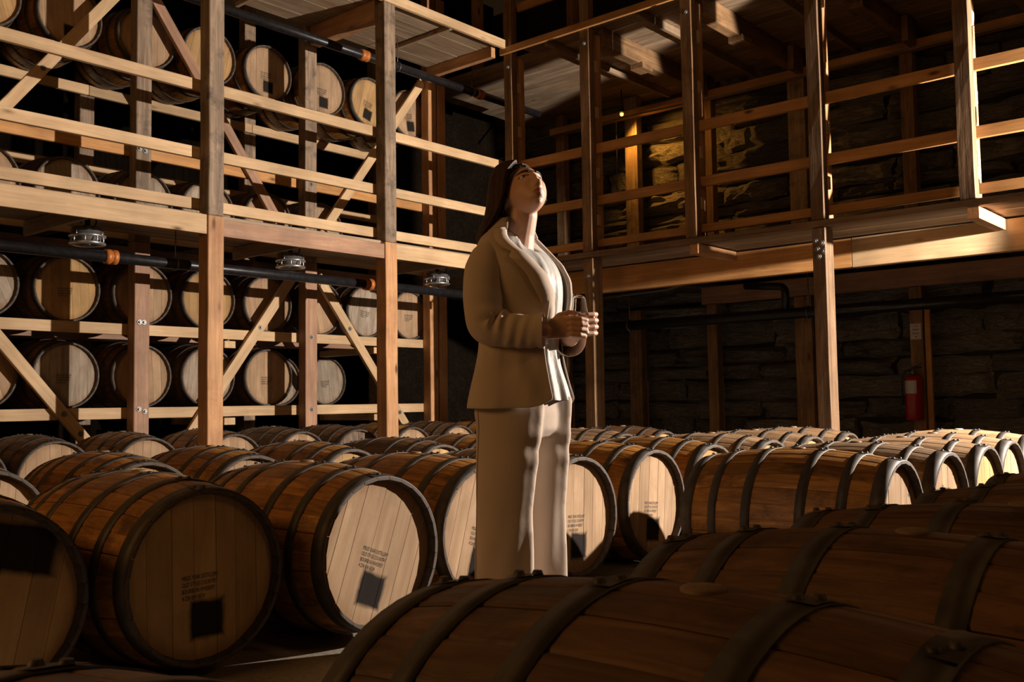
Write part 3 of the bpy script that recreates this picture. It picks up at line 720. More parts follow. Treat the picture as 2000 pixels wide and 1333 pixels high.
pipe_run('sprinkler_pipe', 7.13, 2.010, 1.5, 7.80, 'black steel pipe with orange couplings under the walkway', (3.60, 6.16), ((4.14, 2.34), (6.43, 2.34)))
pipe_run('sprinkler_pipe', 7.45, 4.395, 4.0, 9.2, 'black steel pipe hung below the upper deck', (6.40, 8.12), ((6.86, 4.70), (8.0, 4.70)))
def fixture(x, label):
    root = empty('lamp_housing', (x, 7.30, 2.11)); tag(root, label, 'fixture', 'aluminium housings above the black pipe')
    link('canopy', lathe_mesh('canopy', [(0.0, 0.135), (0.10, 0.135), (0.115, 0.128), (0.118, 0.075), (0.135, 0.072), (0.135, 0.060), (0.09, 0.058), (0.0, 0.058)], M['silver'], 32), root)
    link('guard_ring', lathe_mesh('guard_ring', [(0.095, 0.0), (0.132, 0.002), (0.135, 0.012), (0.128, 0.018), (0.095, 0.018), (0.09, 0.010), (0.095, 0.0)], M['silver'], 32), root)
    for k in range(8):
        a = 2*math.pi*k/8+0.2; c, s = math.cos(a)*0.115, math.sin(a)*0.115
        link('strut', tube_mesh('strut', [(c, s, 0.015), (c, s, 0.062)], 0.006, M['silver'], 6), root)
    for k in range(4):
        a = 2*math.pi*k/4+0.5; c, s = math.cos(a)*0.128, math.sin(a)*0.128
        link('screw', tube_mesh('screw', [(c, s, 0.055), (c, s, 0.098)], 0.004, M['silver'], 6), root)
    link('lens', lathe_mesh('lens', [(0.0, 0.012), (0.07, 0.02), (0.085, 0.058)], M['conduit'], 24), root)
    link('bracket', tube_mesh('bracket', [(0, 0, 0.13), (0, 0, 0.24)], 0.02, M['pipe'], 10), root)
    link('cable', tube_mesh('cable', [(0.06*math.cos(t)-0.055, -0.13, 0.165+0.062*math.sin(t)) for t in np.linspace(-2.4, 3.6, 22)], 0.006, M['cable'], 6), root)
fixture(3.50, 'silver ribbed lamp housing nearest the left edge, above the black pipe')
fixture(5.385, 'silver ribbed lamp housing in the middle bay above the black pipe')
fixture(7.265, 'silver ribbed lamp housing nearest the woman above the black pipe')

root = empty('wall_pipe', (9.6, 4.3, 1.745)); tag(root, 'thick black pipe along the stone wall with an elbow riser', 'pipe')
def chw(root, nm, me):
    o = link(nm, me, root); put(o, Matrix.Identity(4)); return o
chw(root, 'pipe', tube_mesh('pipe', [(9.6, 1.0, 1.742), (9.6, 7.6, 1.745)], 0.058, M['pipe'], 20))
arc = [(9.6, 4.49, 1.78), (9.6, 4.49, 1.97)] + [(9.6, 4.49+0.07*(1-math.cos(t)), 1.97+0.07*math.sin(t)) for t in np.linspace(0.2, math.pi/2, 6)] + [(9.6, 4.95, 2.08)]
chw(root, 'riser', tube_mesh('riser', arc, 0.04, M['pipe'], 14))
for yy in (4.24, 6.45): chw(root, 'hanger', tube_mesh('hanger', [(9.6, yy, 2.29), (9.6, yy, 1.81)] + [(9.6+0.064*math.sin(t), yy, 1.744+0.064*math.cos(t)) for t in np.linspace(0, 2*math.pi, 17)], 0.006, M['steel'], 6))
cd = link('wire_conduit', tube_mesh('wire_conduit', [(9.8, 1.2, 4.30), (9.8, 2.8, 4.305), (9.8, 5.1, 4.29), (9.8, 6.6, 4.315), (9.8, 8.2, 4.29)], 0.011, M['conduit'], 8))
tag(cd, 'thin grey conduit stretched across the stone wall below the upper deck', 'conduit')
cd2 = link('wire_conduit', tube_mesh('wire_conduit', [(9.3, 6.75, 2.06), (9.3, 6.3, 2.07), (9.3, 5.75, 2.085), (9.3, 5.5, 2.13), (9.3, 5.25, 2.20), (9.3, 4.6, 2.22)], 0.013, M['conduit'], 8))
tag(cd2, 'thin bent conduit under the right gallery beam', 'conduit')

# amber bulkhead lamp on the rear beam
lr = empty('bulkhead_lamp', (9.9, 6.70, 4.40)); tag(lr, 'small glowing amber lamp below the upper deck by the stone wall', 'lamp')
em, nt, B = new_mat('amber_glow'); B.inputs['Base Color'].default_value = (1, .6, .15, 1); B.inputs['Emission Color'].default_value = (1, 0.52, 0.06, 1); B.inputs['Emission Strength'].default_value = 6.0
M['glow'] = em
link('bulb', lathe_mesh('bulb', [(0.0, -0.03), (0.014, -0.026), (0.022, -0.012), (0.020, 0.006), (0.0, 0.016)], M['glow'], 16), lr).location = (0, 0, 0.0)
link('shade', lathe_mesh('shade', [(0.012, 0.055), (0.03, 0.05), (0.036, 0.02), (0.032, 0.018), (0.026, 0.044), (0.010, 0.048)], M['black'], 18), lr)
link('stem', tube_mesh('stem', [(0, 0, 0.05), (0, 0, 0.30)], 0.008, M['cable'], 8), lr)
AMB = lamp('bulkhead_lamp_light', 'SPOT', (9.9, 6.68, 4.33), 60, (1.0, 0.40, 0.05), spot_size=math.radians(130), spot_blend=0.8, shadow_soft_size=0.03)
aim(AMB, (10.6, 6.05, 3.35)); AMB.parent = lr; put(AMB, Matrix.Translation((9.9, 6.68, 4.33)) @ (Vector((0.7, -0.63, -0.98)).to_track_quat('-Z', 'Y').to_matrix().to_4x4()))
wr = link('pull_cord', tube_mesh('pull_cord', [(9.92, 6.80, 4.45), (9.92, 6.80, 3.40)], 0.004, M['conduit'], 6)); tag(wr, 'thin hanging cord beside the amber lamp', 'cord')

fx = empty('fire_extinguisher', (10.10, 3.385, 0.62)); tag(fx, 'red fire extinguisher hung on the post at the dark stone wall', 'fire extinguisher')
link('cylinder', lathe_mesh('cylinder', [(0.0, 0.0), (0.075, 0.0), (0.082, 0.012), (0.082, 0.40), (0.074, 0.43), (0.05, 0.452), (0.022, 0.46), (0.0, 0.46)], M['red'], 28), fx)
link('valve', lathe_mesh('valve', [(0.0, 0.46), (0.022, 0.46), (0.022, 0.50), (0.016, 0.505), (0.016, 0.53), (0.0, 0.53)], M['steel'], 14), fx)
link('handle', tube_mesh('handle', [(0, 0.01, 0.515), (0, -0.03, 0.535), (0, -0.085, 0.53)], 0.009, M['black'], 8), fx)
link('lever', tube_mesh('lever', [(0, 0.01, 0.53), (0, -0.03, 0.565), (0, -0.085, 0.575)], 0.008, M['steel'], 8), fx)
link('hose', tube_mesh('hose', [(0, 0.02, 0.505), (-0.01, 0.07, 0.50), (-0.02, 0.105, 0.42), (-0.02, 0.108, 0.28), (-0.015, 0.10, 0.16)], 0.011, M['black'], 8), fx)
V = []; F = []
for i in range(9):
    a = math.radians(130 + 11*i)
    for z_ in (0.27, 0.40): V.append((0.0828*math.cos(a), 0.0828*math.sin(a), z_))
for i in range(8): F.append((2*i, 2*i+2, 2*i+3, 2*i+1))
link('label_plate', mesh('label_plate', V, F, M['label']), fx)
link('hook', tube_mesh('hook', [(0.08, 0, 0.44), (0.03, 0, 0.50)], 0.006, M['steel'], 6), fx)
ps = empty('notice_sheet', (10.186, 3.37, 1.52)); tag(ps, 'small white paper notice on the post above the fire extinguisher', 'notice')
link('sheet', box_mesh('sheet', 0.003, 0.108, 0.16, M['paper'], 0), ps)
V = []; F = []
def quad(y0, y1, z0, z1):
    s = len(V); V.extend([(-0.0018, y1, z0), (-0.0018, y0, z0), (-0.0018, y0, z1), (-0.0018, y1, z1)]); F.append((s, s+1, s+2, s+3))
for zz, w in ((0.052, 0.02), (0.020, 0.036), (0.012, 0.03), (-0.018, 0.036), (-0.026, 0.03)): quad(-w, w, zz, zz+0.004)
quad(-0.006, 0.006, -0.058, -0.046)
link('printed_lines', mesh('printed_lines', V, F, M['ink']), ps)
# ------------------------------------------------------------------ the woman (local +X forward, +Y her left)
def cloth(name, c, rough=0.85, sheen=0.08, weave=900, bump=0.12):
    m, nt, B = new_mat(name); L = nt.links
    tc = N(nt, 'ShaderNodeTexCoord')
    n1 = N(nt, 'ShaderNodeTexNoise'); L.new(tc.outputs['Object'], n1.inputs['Vector']); n1.inputs['Scale'].default_value = 5; n1.inputs['Detail'].default_value = 4
    r1 = ramp(nt, [(0.3, tuple(q*0.9 for q in c)), (0.7, c)]); L.new(n1.outputs['Fac'], r1.inputs[0]); L.new(r1.outputs[0], B.inputs['Base Color'])
    n2 = N(nt, 'ShaderNodeTexNoise'); L.new(tc.outputs['Object'], n2.inputs['Vector']); n2.inputs['Scale'].default_value = 22; n2.inputs['Detail'].default_value = 3
    n3 = N(nt, 'ShaderNodeTexNoise'); L.new(tc.outputs['Object'], n3.inputs['Vector']); n3.inputs['Scale'].default_value = weave
    ad = mathn(nt, 'ADD', n2.outputs['Fac'], mathn(nt, 'MULTIPLY', n3.outputs['Fac'], 0.12))
    b = N(nt, 'ShaderNodeBump'); b.inputs['Strength'].default_value = bump; b.inputs['Distance'].default_value = 0.012; L.new(ad, b.inputs['Height']); L.new(b.outputs[0], B.inputs['Normal'])
    B.inputs['Roughness'].default_value = rough; B.inputs['Sheen Weight'].default_value = sheen; B.inputs['Specular IOR Level'].default_value = 0.2
    return m
M['suit'] = cloth('sand_suit_cloth', (0.56, 0.455, 0.375))
M['blouse'] = cloth('ivory_silk', (0.54, 0.525, 0.50), 0.5, 0.1, 300, 0.35)
def skin_mat(name, c):
    m, nt, B = new_mat(name); L = nt.links
    tc = N(nt, 'ShaderNodeTexCoord'); n1 = N(nt, 'ShaderNodeTexNoise'); L.new(tc.outputs['Object'], n1.inputs['Vector']); n1.inputs['Scale'].default_value = 40; n1.inputs['Detail'].default_value = 3
    r1 = ramp(nt, [(0.3, tuple(q*0.93 for q in c)), (0.7, c)]); L.new(n1.outputs['Fac'], r1.inputs[0]); L.new(r1.outputs[0], B.inputs['Base Color'])
    B.inputs['Roughness'].default_value = 0.48; B.inputs['Subsurface Weight'].default_value = 0.12; B.inputs['Subsurface Radius'].default_value = (0.012, 0.004, 0.002); B.inputs['Subsurface Scale'].default_value = 1.0
    B.inputs['Specular IOR Level'].default_value = 0.4
    return m
M['skin'] = skin_mat('skin', (0.60, 0.36, 0.25)); M['lip'] = skin_mat('lips', (0.42, 0.18, 0.14))
def hair_mat():
    m, nt, B = new_mat('dark_brown_hair'); L = nt.links
    tc = N(nt, 'ShaderNodeTexCoord'); mp = N(nt, 'ShaderNodeVectorMath', operation='MULTIPLY'); L.new(tc.outputs['Object'], mp.inputs[0]); mp.inputs[1].default_value = (220, 220, 7)
    n = N(nt, 'ShaderNodeTexNoise'); L.new(mp.outputs[0], n.inputs['Vector']); n.inputs['Scale'].default_value = 1; n.inputs['Detail'].default_value = 4
    r = ramp(nt, [(0.3, (0.012, 0.006, 0.004)), (0.7, (0.06, 0.026, 0.013))]); L.new(n.outputs['Fac'], r.inputs[0]); L.new(r.outputs[0], B.inputs['Base Color'])
    b = N(nt, 'ShaderNodeBump'); b.inputs['Strength'].default_value = 0.6; b.inputs['Distance'].default_value = 0.003; L.new(n.outputs['Fac'], b.inputs['Height']); L.new(b.outputs[0], B.inputs['Normal'])
    B.inputs['Roughness'].default_value = 0.58; B.inputs['Specular IOR Level'].default_value = 0.25
    return m
M['hair'] = hair_mat()
M['eye_white'] = plain('eye_white', (0.55, 0.52, 0.48), 0.15); M['iris'] = plain('dark_iris', (0.03, 0.015, 0.008), 0.1)
M['brow'] = plain('eyebrow', (0.03, 0.016, 0.01), 0.7)
M['button'] = plain('horn_button', (0.12, 0.075, 0.045), 0.4)
M['gold'] = plain('fine_gold_chain', (0.75, 0.50, 0.20), 0.25, 1.0)
M['shoe'] = plain('tan_leather', (0.25, 0.16, 0.10), 0.4)

PB = Vector((2.665, 2.265, 0.0))
WO = empty('person', PB, math.radians(-80))
tag(WO, 'person in a sand-coloured trouser suit looking up, cupping a small glass in both hands', 'person')

def add_tube(V, F, pts, radii, n=14):
    pts = [Vector(p) for p in pts]; base = len(V)
    # rounded ends
    def extend(p, d, r): return [(p + d*(r*math.sin(t)), r*math.cos(t)) for t in (0.5, 1.0, 1.35)]
    d0 = (pts[0]-pts[1]).normalized(); d1 = (pts[-1]-pts[-2]).normalized()
    seq = [(p, r) for p, r in reversed(extend(pts[0], d0, radii[0]))] + list(zip(pts, radii)) + extend(pts[-1], d1, radii[-1])
    u = (seq[1][0]-seq[0][0]).normalized().orthogonal().normalized(); m = len(seq)
    for i, (p, r) in enumerate(seq):
        t = (seq[min(i+1, m-1)][0]-seq[max(i-1, 0)][0]).normalized(); u = (u - t*u.dot(t)).normalized(); w = t.cross(u)
        for k in range(n):
            a = 2*math.pi*k/n; V.append(p + (u*math.cos(a)+w*math.sin(a))*max(r, 0.0005))
    for i in range(m-1):
        for k in range(n): F.append((base+i*n+k, base+i*n+(k+1) % n, base+(i+1)*n+(k+1) % n, base+(i+1)*n+k))
    F.append(tuple(base+k for k in range(n-1, -1, -1))); F.append(tuple(base+(m-1)*n+k for k in range(n)))
def add_rings(V, F, rings, closed_caps=True):
    base = len(V); n = len(rings[0])
    for r in rings: V.extend(Vector(p) for p in r)
    for i in range(len(rings)-1):
        for k in range(n): F.append((base+i*n+k, base+i*n+(k+1) % n, base+(i+1)*n+(k+1) % n, base+(i+1)*n+k))
    if closed_caps:
        F.append(tuple(base+k for k in range(n-1, -1, -1))); F.append(tuple(base+(len(rings)-1)*n+k for k in range(n)))
def ell(cf, cy, z, a, b, n=32, p=2.0):
    out = []
    for k in range(n):
        t = 2*math.pi*k/n; c, s = math.cos(t), math.sin(t)
        out.append((cf + a*math.copysign(abs(c)**(2/p), c), cy + b*math.copysign(abs(s)**(2/p), s), z))
    return out
def g(x, m, s): return math.exp(-((x-m)/s)**2)
# head: own frame (x face, y left, z up), turned right and tipped back
HEAD_C = Vector((0.036, -0.010, 1.593))
HR = Matrix.Rotation(math.radians(-36), 3, 'Z') @ Matrix.Rotation(math.radians(-31), 3, 'Y')
def headp(x, y, z): return HEAD_C + HR @ Vector((x, y, z))
def head_surface(y, z, ang=None): pass
def head_point(th, ph):
    # th: 0 front, +-pi back ; ph: -pi/2 bottom .. pi/2 top
    cx, cy, cz = math.cos(ph)*math.cos(th), math.cos(ph)*math.sin(th), math.sin(ph)
    x, y, z = 0.098*cx, 0.074*cy, 0.118*cz
    if z < -0.02:                       # jaw narrows
        q = min(1.0, (-0.02-z)/0.10); y *= 1-0.34*q
        if x < 0: x *= 1-0.45*q
        else: x *= 1+0.40*q
        z += 0.062*q*max(0.0, min(1.0, (0.072-x)/0.10))
    if x > 0:
        f = x/0.098; d = 0.0
        d += 0.010*g(y, 0, 0.040)*g(z, -0.02, 0.075)                       # face plane fuller
        d += 0.0200*g(y, 0, 0.0120)*g(z, -0.033, 0.013)                    # nose tip
        d += 0.0115*g(y, 0, 0.0095)*g(z, -0.004, 0.024)                      # bridge
        d += 0.008*(g(y, 0.012, 0.007)+g(y, -0.012, 0.007))*g(z, -0.037, 0.008)
        d -= 0.0095*(g(y, 0.031, 0.017)+g(y, -0.031, 0.017))*g(z, 0.018, 0.012)  # sockets
        d += 0.0055*(g(y, 0.030, 0.022)+g(y, -0.030, 0.022))*g(z, 0.040, 0.010)  # brows
        d += 0.006*(g(y, 0.040, 0.018)+g(y, -0.040, 0.018))*g(z, -0.014, 0.020)  # cheeks
        d += 0.0085*g(y, 0, 0.021)*g(z, -0.058, 0.0062)                    # upper lip
        d += 0.0090*g(y, 0, 0.019)*g(z, -0.071, 0.0068)                    # lower lip
        d -= 0.0040*g(y, 0, 0.024)*g(z, -0.0645, 0.003)
        d -= 0.004*g(y, 0, 0.02)*g(z, -0.083, 0.006)
        d += 0.012*g(y, 0, 0.022)*g(z, -0.100, 0.014)                      # chin
        x += d*min(1, f*1.6)
    return (x, y, z)
V = []; F = []
nt_, np_ = 120, 96; rings = []
for j in range(1, np_):
    ph = -math.pi/2 + math.pi*j/np_
    rings.append([headp(*head_point(2*math.pi*k/nt_, ph)) for k in range(nt_)])
add_rings(V, F, rings)
# neck, torso, pelvis
add_tube(V, F, [(-0.016, 0, 1.40), (0.004, -0.002, 1.47), (0.022, -0.006, 1.53), (0.024, -0.01, 1.58)], [0.072, 0.060, 0.056, 0.056], 24)
add_rings(V, F, [ell(*q) for q in ((-0.01, 0, 0.80, 0.10, 0.14), (-0.01, 0, 0.90, 0.115, 0.165), (0.0, 0, 1.02, 0.085, 0.125), (0.012, 0, 1.18, 0.095, 0.135), (0.012, 0, 1.30, 0.105, 0.155), (-0.005, 0, 1.37, 0.080, 0.150), (-0.022, 0, 1.41, 0.056, 0.10), (-0.025, 0, 1.45, 0.05, 0.06))])
RSH, REL, RWR = Vector((-0.012, -0.172, 1.385)), Vector((-0.012, -0.205, 1.120)), Vector((0.172, -0.122, 1.100))
LSH, LEL, LWR = Vector((-0.005, 0.170, 1.385)), Vector((-0.02, 0.225, 1.120)), Vector((0.165, 0.085, 1.080))
for sh, el, wr in ((RSH+Vector((0, .025, -.03)), REL, RWR), (LSH+Vector((0, -.025, -.03)), LEL, LWR)):
    add_tube(V, F, [sh, (sh+el)/2, el, (el+wr)/2, wr], [0.046, 0.042, 0.036, 0.034, 0.024], 16)
for s in (-1, 1):
    add_tube(V, F, [(0.0, 0.085*s, 0.84), (0.0, 0.105*s, 0.48), (-0.01, 0.12*s, 0.10), (-0.01, 0.12*s, 0.06)], [0.085, 0.055, 0.034, 0.032], 16)
    add_tube(V, F, [(-0.04, 0.12*s, 0.035), (0.12, 0.125*s, 0.025)], [0.032, 0.022], 12)
# hands around the glass
GC = Vector((0.253, -0.022, 1.078))             # base of the glass
HS = Vector((-0.045, 0, -0.027)); _hs = len(V)
def finger(pts, r0, r1):
    n = len(pts); add_tube(V, F, pts, [r0+(r1-r0)*i/(n-1) for i in range(n)], 10)
# right hand: back of the hand towards the camera
add_rings(V, F, [[RWR - HS + Vector((0.000, 0.021*math.sin(t), 0.027*math.cos(t))) for t in np.linspace(0, 2*math.pi, 17)[:-1]],
                 [Vector((0.232, -0.105+0.017*math.sin(t), 1.134+0.035*math.cos(t))) for t in np.linspace(0, 2*math.pi, 17)[:-1]],
                 [Vector((0.262, -0.092+0.016*math.sin(t), 1.140+0.040*math.cos(t))) for t in np.linspace(0, 2*math.pi, 17)[:-1]],
                 [Vector((0.288, -0.082+0.012*math.sin(t), 1.142+0.038*math.cos(t))) for t in np.linspace(0, 2*math.pi, 17)[:-1]]])
for k, (dz, ln) in enumerate(((0.028, 1.0), (0.010, 1.06), (-0.008, 1.0), (-0.026, 0.82))):
    z0 = 1.142+dz
    finger([(0.272, -0.086, z0), (0.300, -0.0835, z0-0.001), (0.300+0.028*ln, -0.070, z0-0.004), (0.300+0.036*ln, -0.048, z0-0.007), (0.300+0.028*ln, -0.030, z0-0.009)], 0.0098, 0.0076)
finger([(0.232, -0.098, 1.152), (0.256, -0.088, 1.180), (0.280, -0.070, 1.190), (0.300, -0.056, 1.188)], 0.0125, 0.0085)
# left hand: reaching round the far side, fingertips showing beyond the glass
add_rings(V, F, [[LWR - HS + Vector((0.0, 0.021*math.sin(t), 0.026*math.cos(t))) for t in np.linspace(0, 2*math.pi, 17)[:-1]],
                 [Vector((0.240, 0.060+0.018*math.sin(t), 1.125+0.034*math.cos(t))) for t in np.linspace(0, 2*math.pi, 17)[:-1]],
                 [Vector((0.272, 0.042+0.016*math.sin(t), 1.148+0.040*math.cos(t))) for t in np.linspace(0, 2*math.pi, 17)[:-1]],
                 [Vector((0.298, 0.036+0.012*math.sin(t), 1.152+0.038*math.cos(t))) for t in np.linspace(0, 2*math.pi, 17)[:-1]]])
for k, (dz, ln) in enumerate(((0.036, 0.95), (0.015, 1.0), (-0.007, 0.97), (-0.029, 0.86))):
    z0 = 1.150+dz
    finger([(0.286, 0.036, z0), (0.318, 0.034, z0+0.001), (0.318+0.026*ln, 0.018, z0), (0.318+0.030*ln, -0.012, z0-0.002), (0.318+0.018*ln, -0.038, z0-0.004)], 0.0098, 0.0080)
finger([(0.250, 0.050, 1.150), (0.264, 0.034, 1.176), (0.276, 0.018, 1.188), (0.284, 0.006, 1.190)], 0.0125, 0.0085)
for i_ in range(_hs, len(V)): V[i_] = Vector(V[i_]) + HS
bme = mesh('body', V, F, M['skin'])
bo = bpy.data.objects.new('body_src', bme); C.objects.link(bo)
md = bo.modifiers.new('r', 'REMESH'); md.mode = 'VOXEL'; md.voxel_size = 0.0028; md.use_smooth_shade = True
ms = bo.modifiers.new('s', 'SMOOTH'); ms.factor = 0.5; ms.iterations = 2
dg = bpy.context.evaluated_depsgraph_get()
bme2 = bpy.data.meshes.new_from_object(bo.evaluated_get(dg)); bpy.data.objects.remove(bo)
bme2.name = 'body'; bme2.materials.clear(); bme2.materials.append(M['skin']); bme2.materials.append(M['lip'])
HRi = HR.inverted()
for p in bme2.polygons:
    p.use_smooth = True
    c = p.center
    if c.z > 1.5 and c.x > 0.05:
        q = HRi @ (c - HEAD_C)
        if q.x > 0.085 and abs(q.y) < 0.0200:
            w = 1-(q.y/0.0200)**2
            if -0.0650-0.0135*w < q.z < -0.0650+0.012*w*(1-0.25*g(q.y, 0, 0.004)): p.material_index = 1
link('body', bme2, WO)
# eyes, brows
def surf(y, z):
    best = None
    for it in range(1):
        ph = math.asin(max(-1, min(1, z/0.118))); th = math.asin(max(-1, min(1, y/(0.074*math.cos(ph)))))
        return Vector(head_point(th, ph))
for s in (-1, 1):
    c = surf(0.031*s, 0.018); e = headp(c.x-0.0075, 0.031*s, 0.017)
    me = lathe_mesh('eye', [(0.0, -0.0125), (0.006, -0.011), (0.0105, -0.0065), (0.0122, 0.0), (0.0105, 0.0065), (0.006, 0.011), (0.0, 0.0125)], M['eye_white'], 18, 'X')
    o = link('eye', me, WO); m = (HR @ Matrix.Rotation(math.radians(-14), 3, 'Y')).to_4x4(); m.translation = e; o.matrix_basis = m
    ir = lathe_mesh('iris', [(0.0, 0.0128), (0.003, 0.0124), (0.0060, 0.0108)], M['iris'], 16, 'X'); link('iris', ir, o)
    # lids: thin arcs above and below
    for up_, th_, dz in ((1, 0.0020, 0.0080), (-1, 0.0012, -0.0062)):
        pts = []
        for t in np.linspace(-1, 1, 11):
            yy = 0.031*s + 0.0165*t; zz = 0.017 + dz*(1-t*t) - 0.001
            q = surf(yy, zz); pts.append(headp(q.x+0.0010-0.0015*abs(t), yy, zz))
        link('eyelid', tube_mesh('eyelid', pts, th_, M['brow'] if up_ > 0 else M['skin'], 6), WO)
    pts = []; rad = []
    for t in np.linspace(0, 1, 11):
        yy = s*(0.012+0.040*t); zz = 0.035+0.006*math.sin(t*2.3)-0.004*t; q = surf(yy, zz); pts.append(headp(q.x-0.0004, yy, zz)); rad.append(0.0042*(1-t)**0.5+0.0008)
    link('eyebrow', tube_mesh('eyebrow', pts, 0.003, M['brow'], 6, rad), WO)
# ears are under the hair: a fall of straight hair, C-shaped in plan, open at the face
def hair_rings(n=72):
    spec = [  # z, cf, cy, a, b, half-opening at the face (deg)
        (1.716, 0.004, -0.010, 0.020, 0.020, 50), (1.712, 0.004, -0.010, 0.050, 0.048, 64), (1.700, 0.006, -0.010, 0.072, 0.066, 74), (1.682, 0.010, -0.010, 0.086, 0.078, 82), (1.658, 0.013, -0.010, 0.096, 0.085, 88), (1.630, 0.015, -0.011, 0.102, 0.089, 91), (1.600, 0.014, -0.011, 0.105, 0.091, 93), (1.570, 0.011, -0.010, 0.107, 0.092, 95),
        (1.540, 0.006, -0.008, 0.108, 0.093, 98), (1.505, -0.001, -0.005, 0.113, 0.104, 102), (1.480, -0.006, -0.002, 0.121, 0.120, 106), (1.455, -0.010, 0.0, 0.126, 0.131, 110), (1.428, -0.014, 0.0, 0.128, 0.135, 114)]
    R = []
    for i, (z, cf, cy, a, b, op) in enumerate(spec):
        ring = []
        for k in range(n+1):
            th = math.radians(op + (360-2*op)*k/n)
            w = 0.0022*math.sin(th*37+z*9)+0.0016*math.sin(th*61+z*23+1.3)
            ring.append(Vector((cf+(a+w)*math.cos(th), cy+(b+w)*math.sin(th), z + (0.010*math.sin(th*9) if i > 10 else 0))))
        R.append(ring)
    return R
R = hair_rings(); n = len(R[0]); V = [p for r in R for p in r]; F = []
for i in range(len(R)-1):
    for k in range(n-1): F.append((i*n+k, i*n+k+1, (i+1)*n+k+1, (i+1)*n+k))
me = mesh('hair', V, F, M['hair'], True); o = link('hair', me, WO)
sd = o.modifiers.new('t', 'SOLIDIFY'); sd.thickness = 0.014; sd.offset = -1; ss = o.modifiers.new('u', 'SUBSURF'); ss.levels = 1; ss.render_levels = 2
# scalp hair follows the skull, parted from the face by the hairline
V = []; F = []; idx = {}
NT, NP = 220, 150
def in_hair(x, y, z):
    if z > 0.100: return x < 0.050
    if z > 0.030: return x < 0.018 + (z-0.030)*0.42
    if z > -0.012: return x < 0.010
    return False
for j_ in range(NP+1):
    ph = -0.55 + (math.pi/2+0.55)*j_/NP
    for k_ in range(NT):
        th = 2*math.pi*k_/NT; x, y, z = head_point(th, min(ph, math.pi/2-1e-3))
        if in_hair(x, y, z):
            nn = Vector((x/0.098**2, y/0.074**2, z/0.118**2)).normalized(); w = 0.0095
            idx[j_, k_] = len(V); V.append(headp(*(Vector((x, y, z))+nn*w)))
for j_ in range(NP):
    for k_ in range(NT):
        q = [(j_, k_), (j_, (k_+1) % NT), (j_+1, (k_+1) % NT), (j_+1, k_)]
        if all(p in idx for p in q): F.append(tuple(idx[p] for p in q))
o = link('scalp_hair', mesh('scalp_hair', V, F, M['hair'], True), WO)
sd = o.modifiers.new('t', 'SOLIDIFY'); sd.thickness = 0.010; sd.offset = -1
# loose strands over the fall
V = []; F = []; rr = random.Random(5)
for q in range(150):
    k = rr.random(); lift = rr.uniform(0.000, 0.004); pts = []
    for i in range(0, len(R)):
        x = k*(n-1) + rr.uniform(-0.15, 0.15); a = int(x); f_ = x-a; b = min(a+1, n-1); p = R[i][a].lerp(R[i][b], f_)
        c = Vector((-0.04, -0.01, p.z)); d = (p-c).normalized(); pts.append(p + d*lift)
    base = len(V); u = Vector((0, 0, 1))
    for i, p in enumerate(pts):
        t = (pts[min(i+1, len(pts)-1)]-pts[max(i-1, 0)]).normalized(); c = Vector((-0.04, -0.01, p.z)); d = (p-c).normalized(); s_ = t.cross(d).normalized()*0.0016
        V += [p - s_, p + d*0.0012, p + s_]
    for i in range(len(pts)-1):
        for k2 in range(3): F.append((base+i*3+k2, base+i*3+(k2+1) % 3, base+i*3+3+(k2+1) % 3, base+i*3+3+k2))
link('hair_strands', mesh('hair_strands', V, F, M['hair'], True), WO)

# ---- blouse
def fold(p, s=1.0, seed=0):
    v = noise.noise_vector(Vector((p[0]*9+seed, p[1]*9, p[2]*4.5)))
    return v*s
bl = [(0.872, 0.012, 0.155, 0.190), (0.93, 0.012, 0.140, 0.182), (1.00, 0.010, 0.120, 0.162), (1.08, 0.012, 0.117, 0.155), (1.16, 0.018, 0.125, 0.160), (1.24, 0.022, 0.132, 0.165), (1.31, 0.020, 0.130, 0.168), (1.37, 0.005, 0.112, 0.165), (1.415, -0.012, 0.090, 0.135), (1.450, -0.020, 0.078, 0.090), (1.470, -0.022, 0.072, 0.076)]
V = []; F = []; rings = []
for i, (z, cf, a, b) in enumerate(bl):
    r = []
    for k in range(72):
        t = 2*math.pi*k/72; p = Vector((cf+a*math.cos(t), b*math.sin(t), z))
        fr = max(0, math.cos(t))
        w = (0.010*math.sin(t*17+z*5)+0.006*math.sin(t*29-z*11))*fr*(0.35+0.9*max(0, (1.25-z)/0.4) if z < 1.25 else 0.35)
        if z < 0.9: p.z += -0.012*math.cos(2*t)*fr
        if z > 1.40: # open neck: front dips into a V
            p.z -= 0.085*fr**4*(z-1.40)/0.07
        p += Vector((math.cos(t), math.sin(t), 0))*w + fold(p, 0.004, 3); r.append(p)
    rings.append(r)
add_rings(V, F, rings, False)
o = link('blouse', mesh('blouse', V, F, M['blouse'], True), WO)
sd = o.modifiers.new('t', 'SOLIDIFY'); sd.thickness = 0.003; ss = o.modifiers.new('u', 'SUBSURF'); ss.levels = 1; ss.render_levels = 2
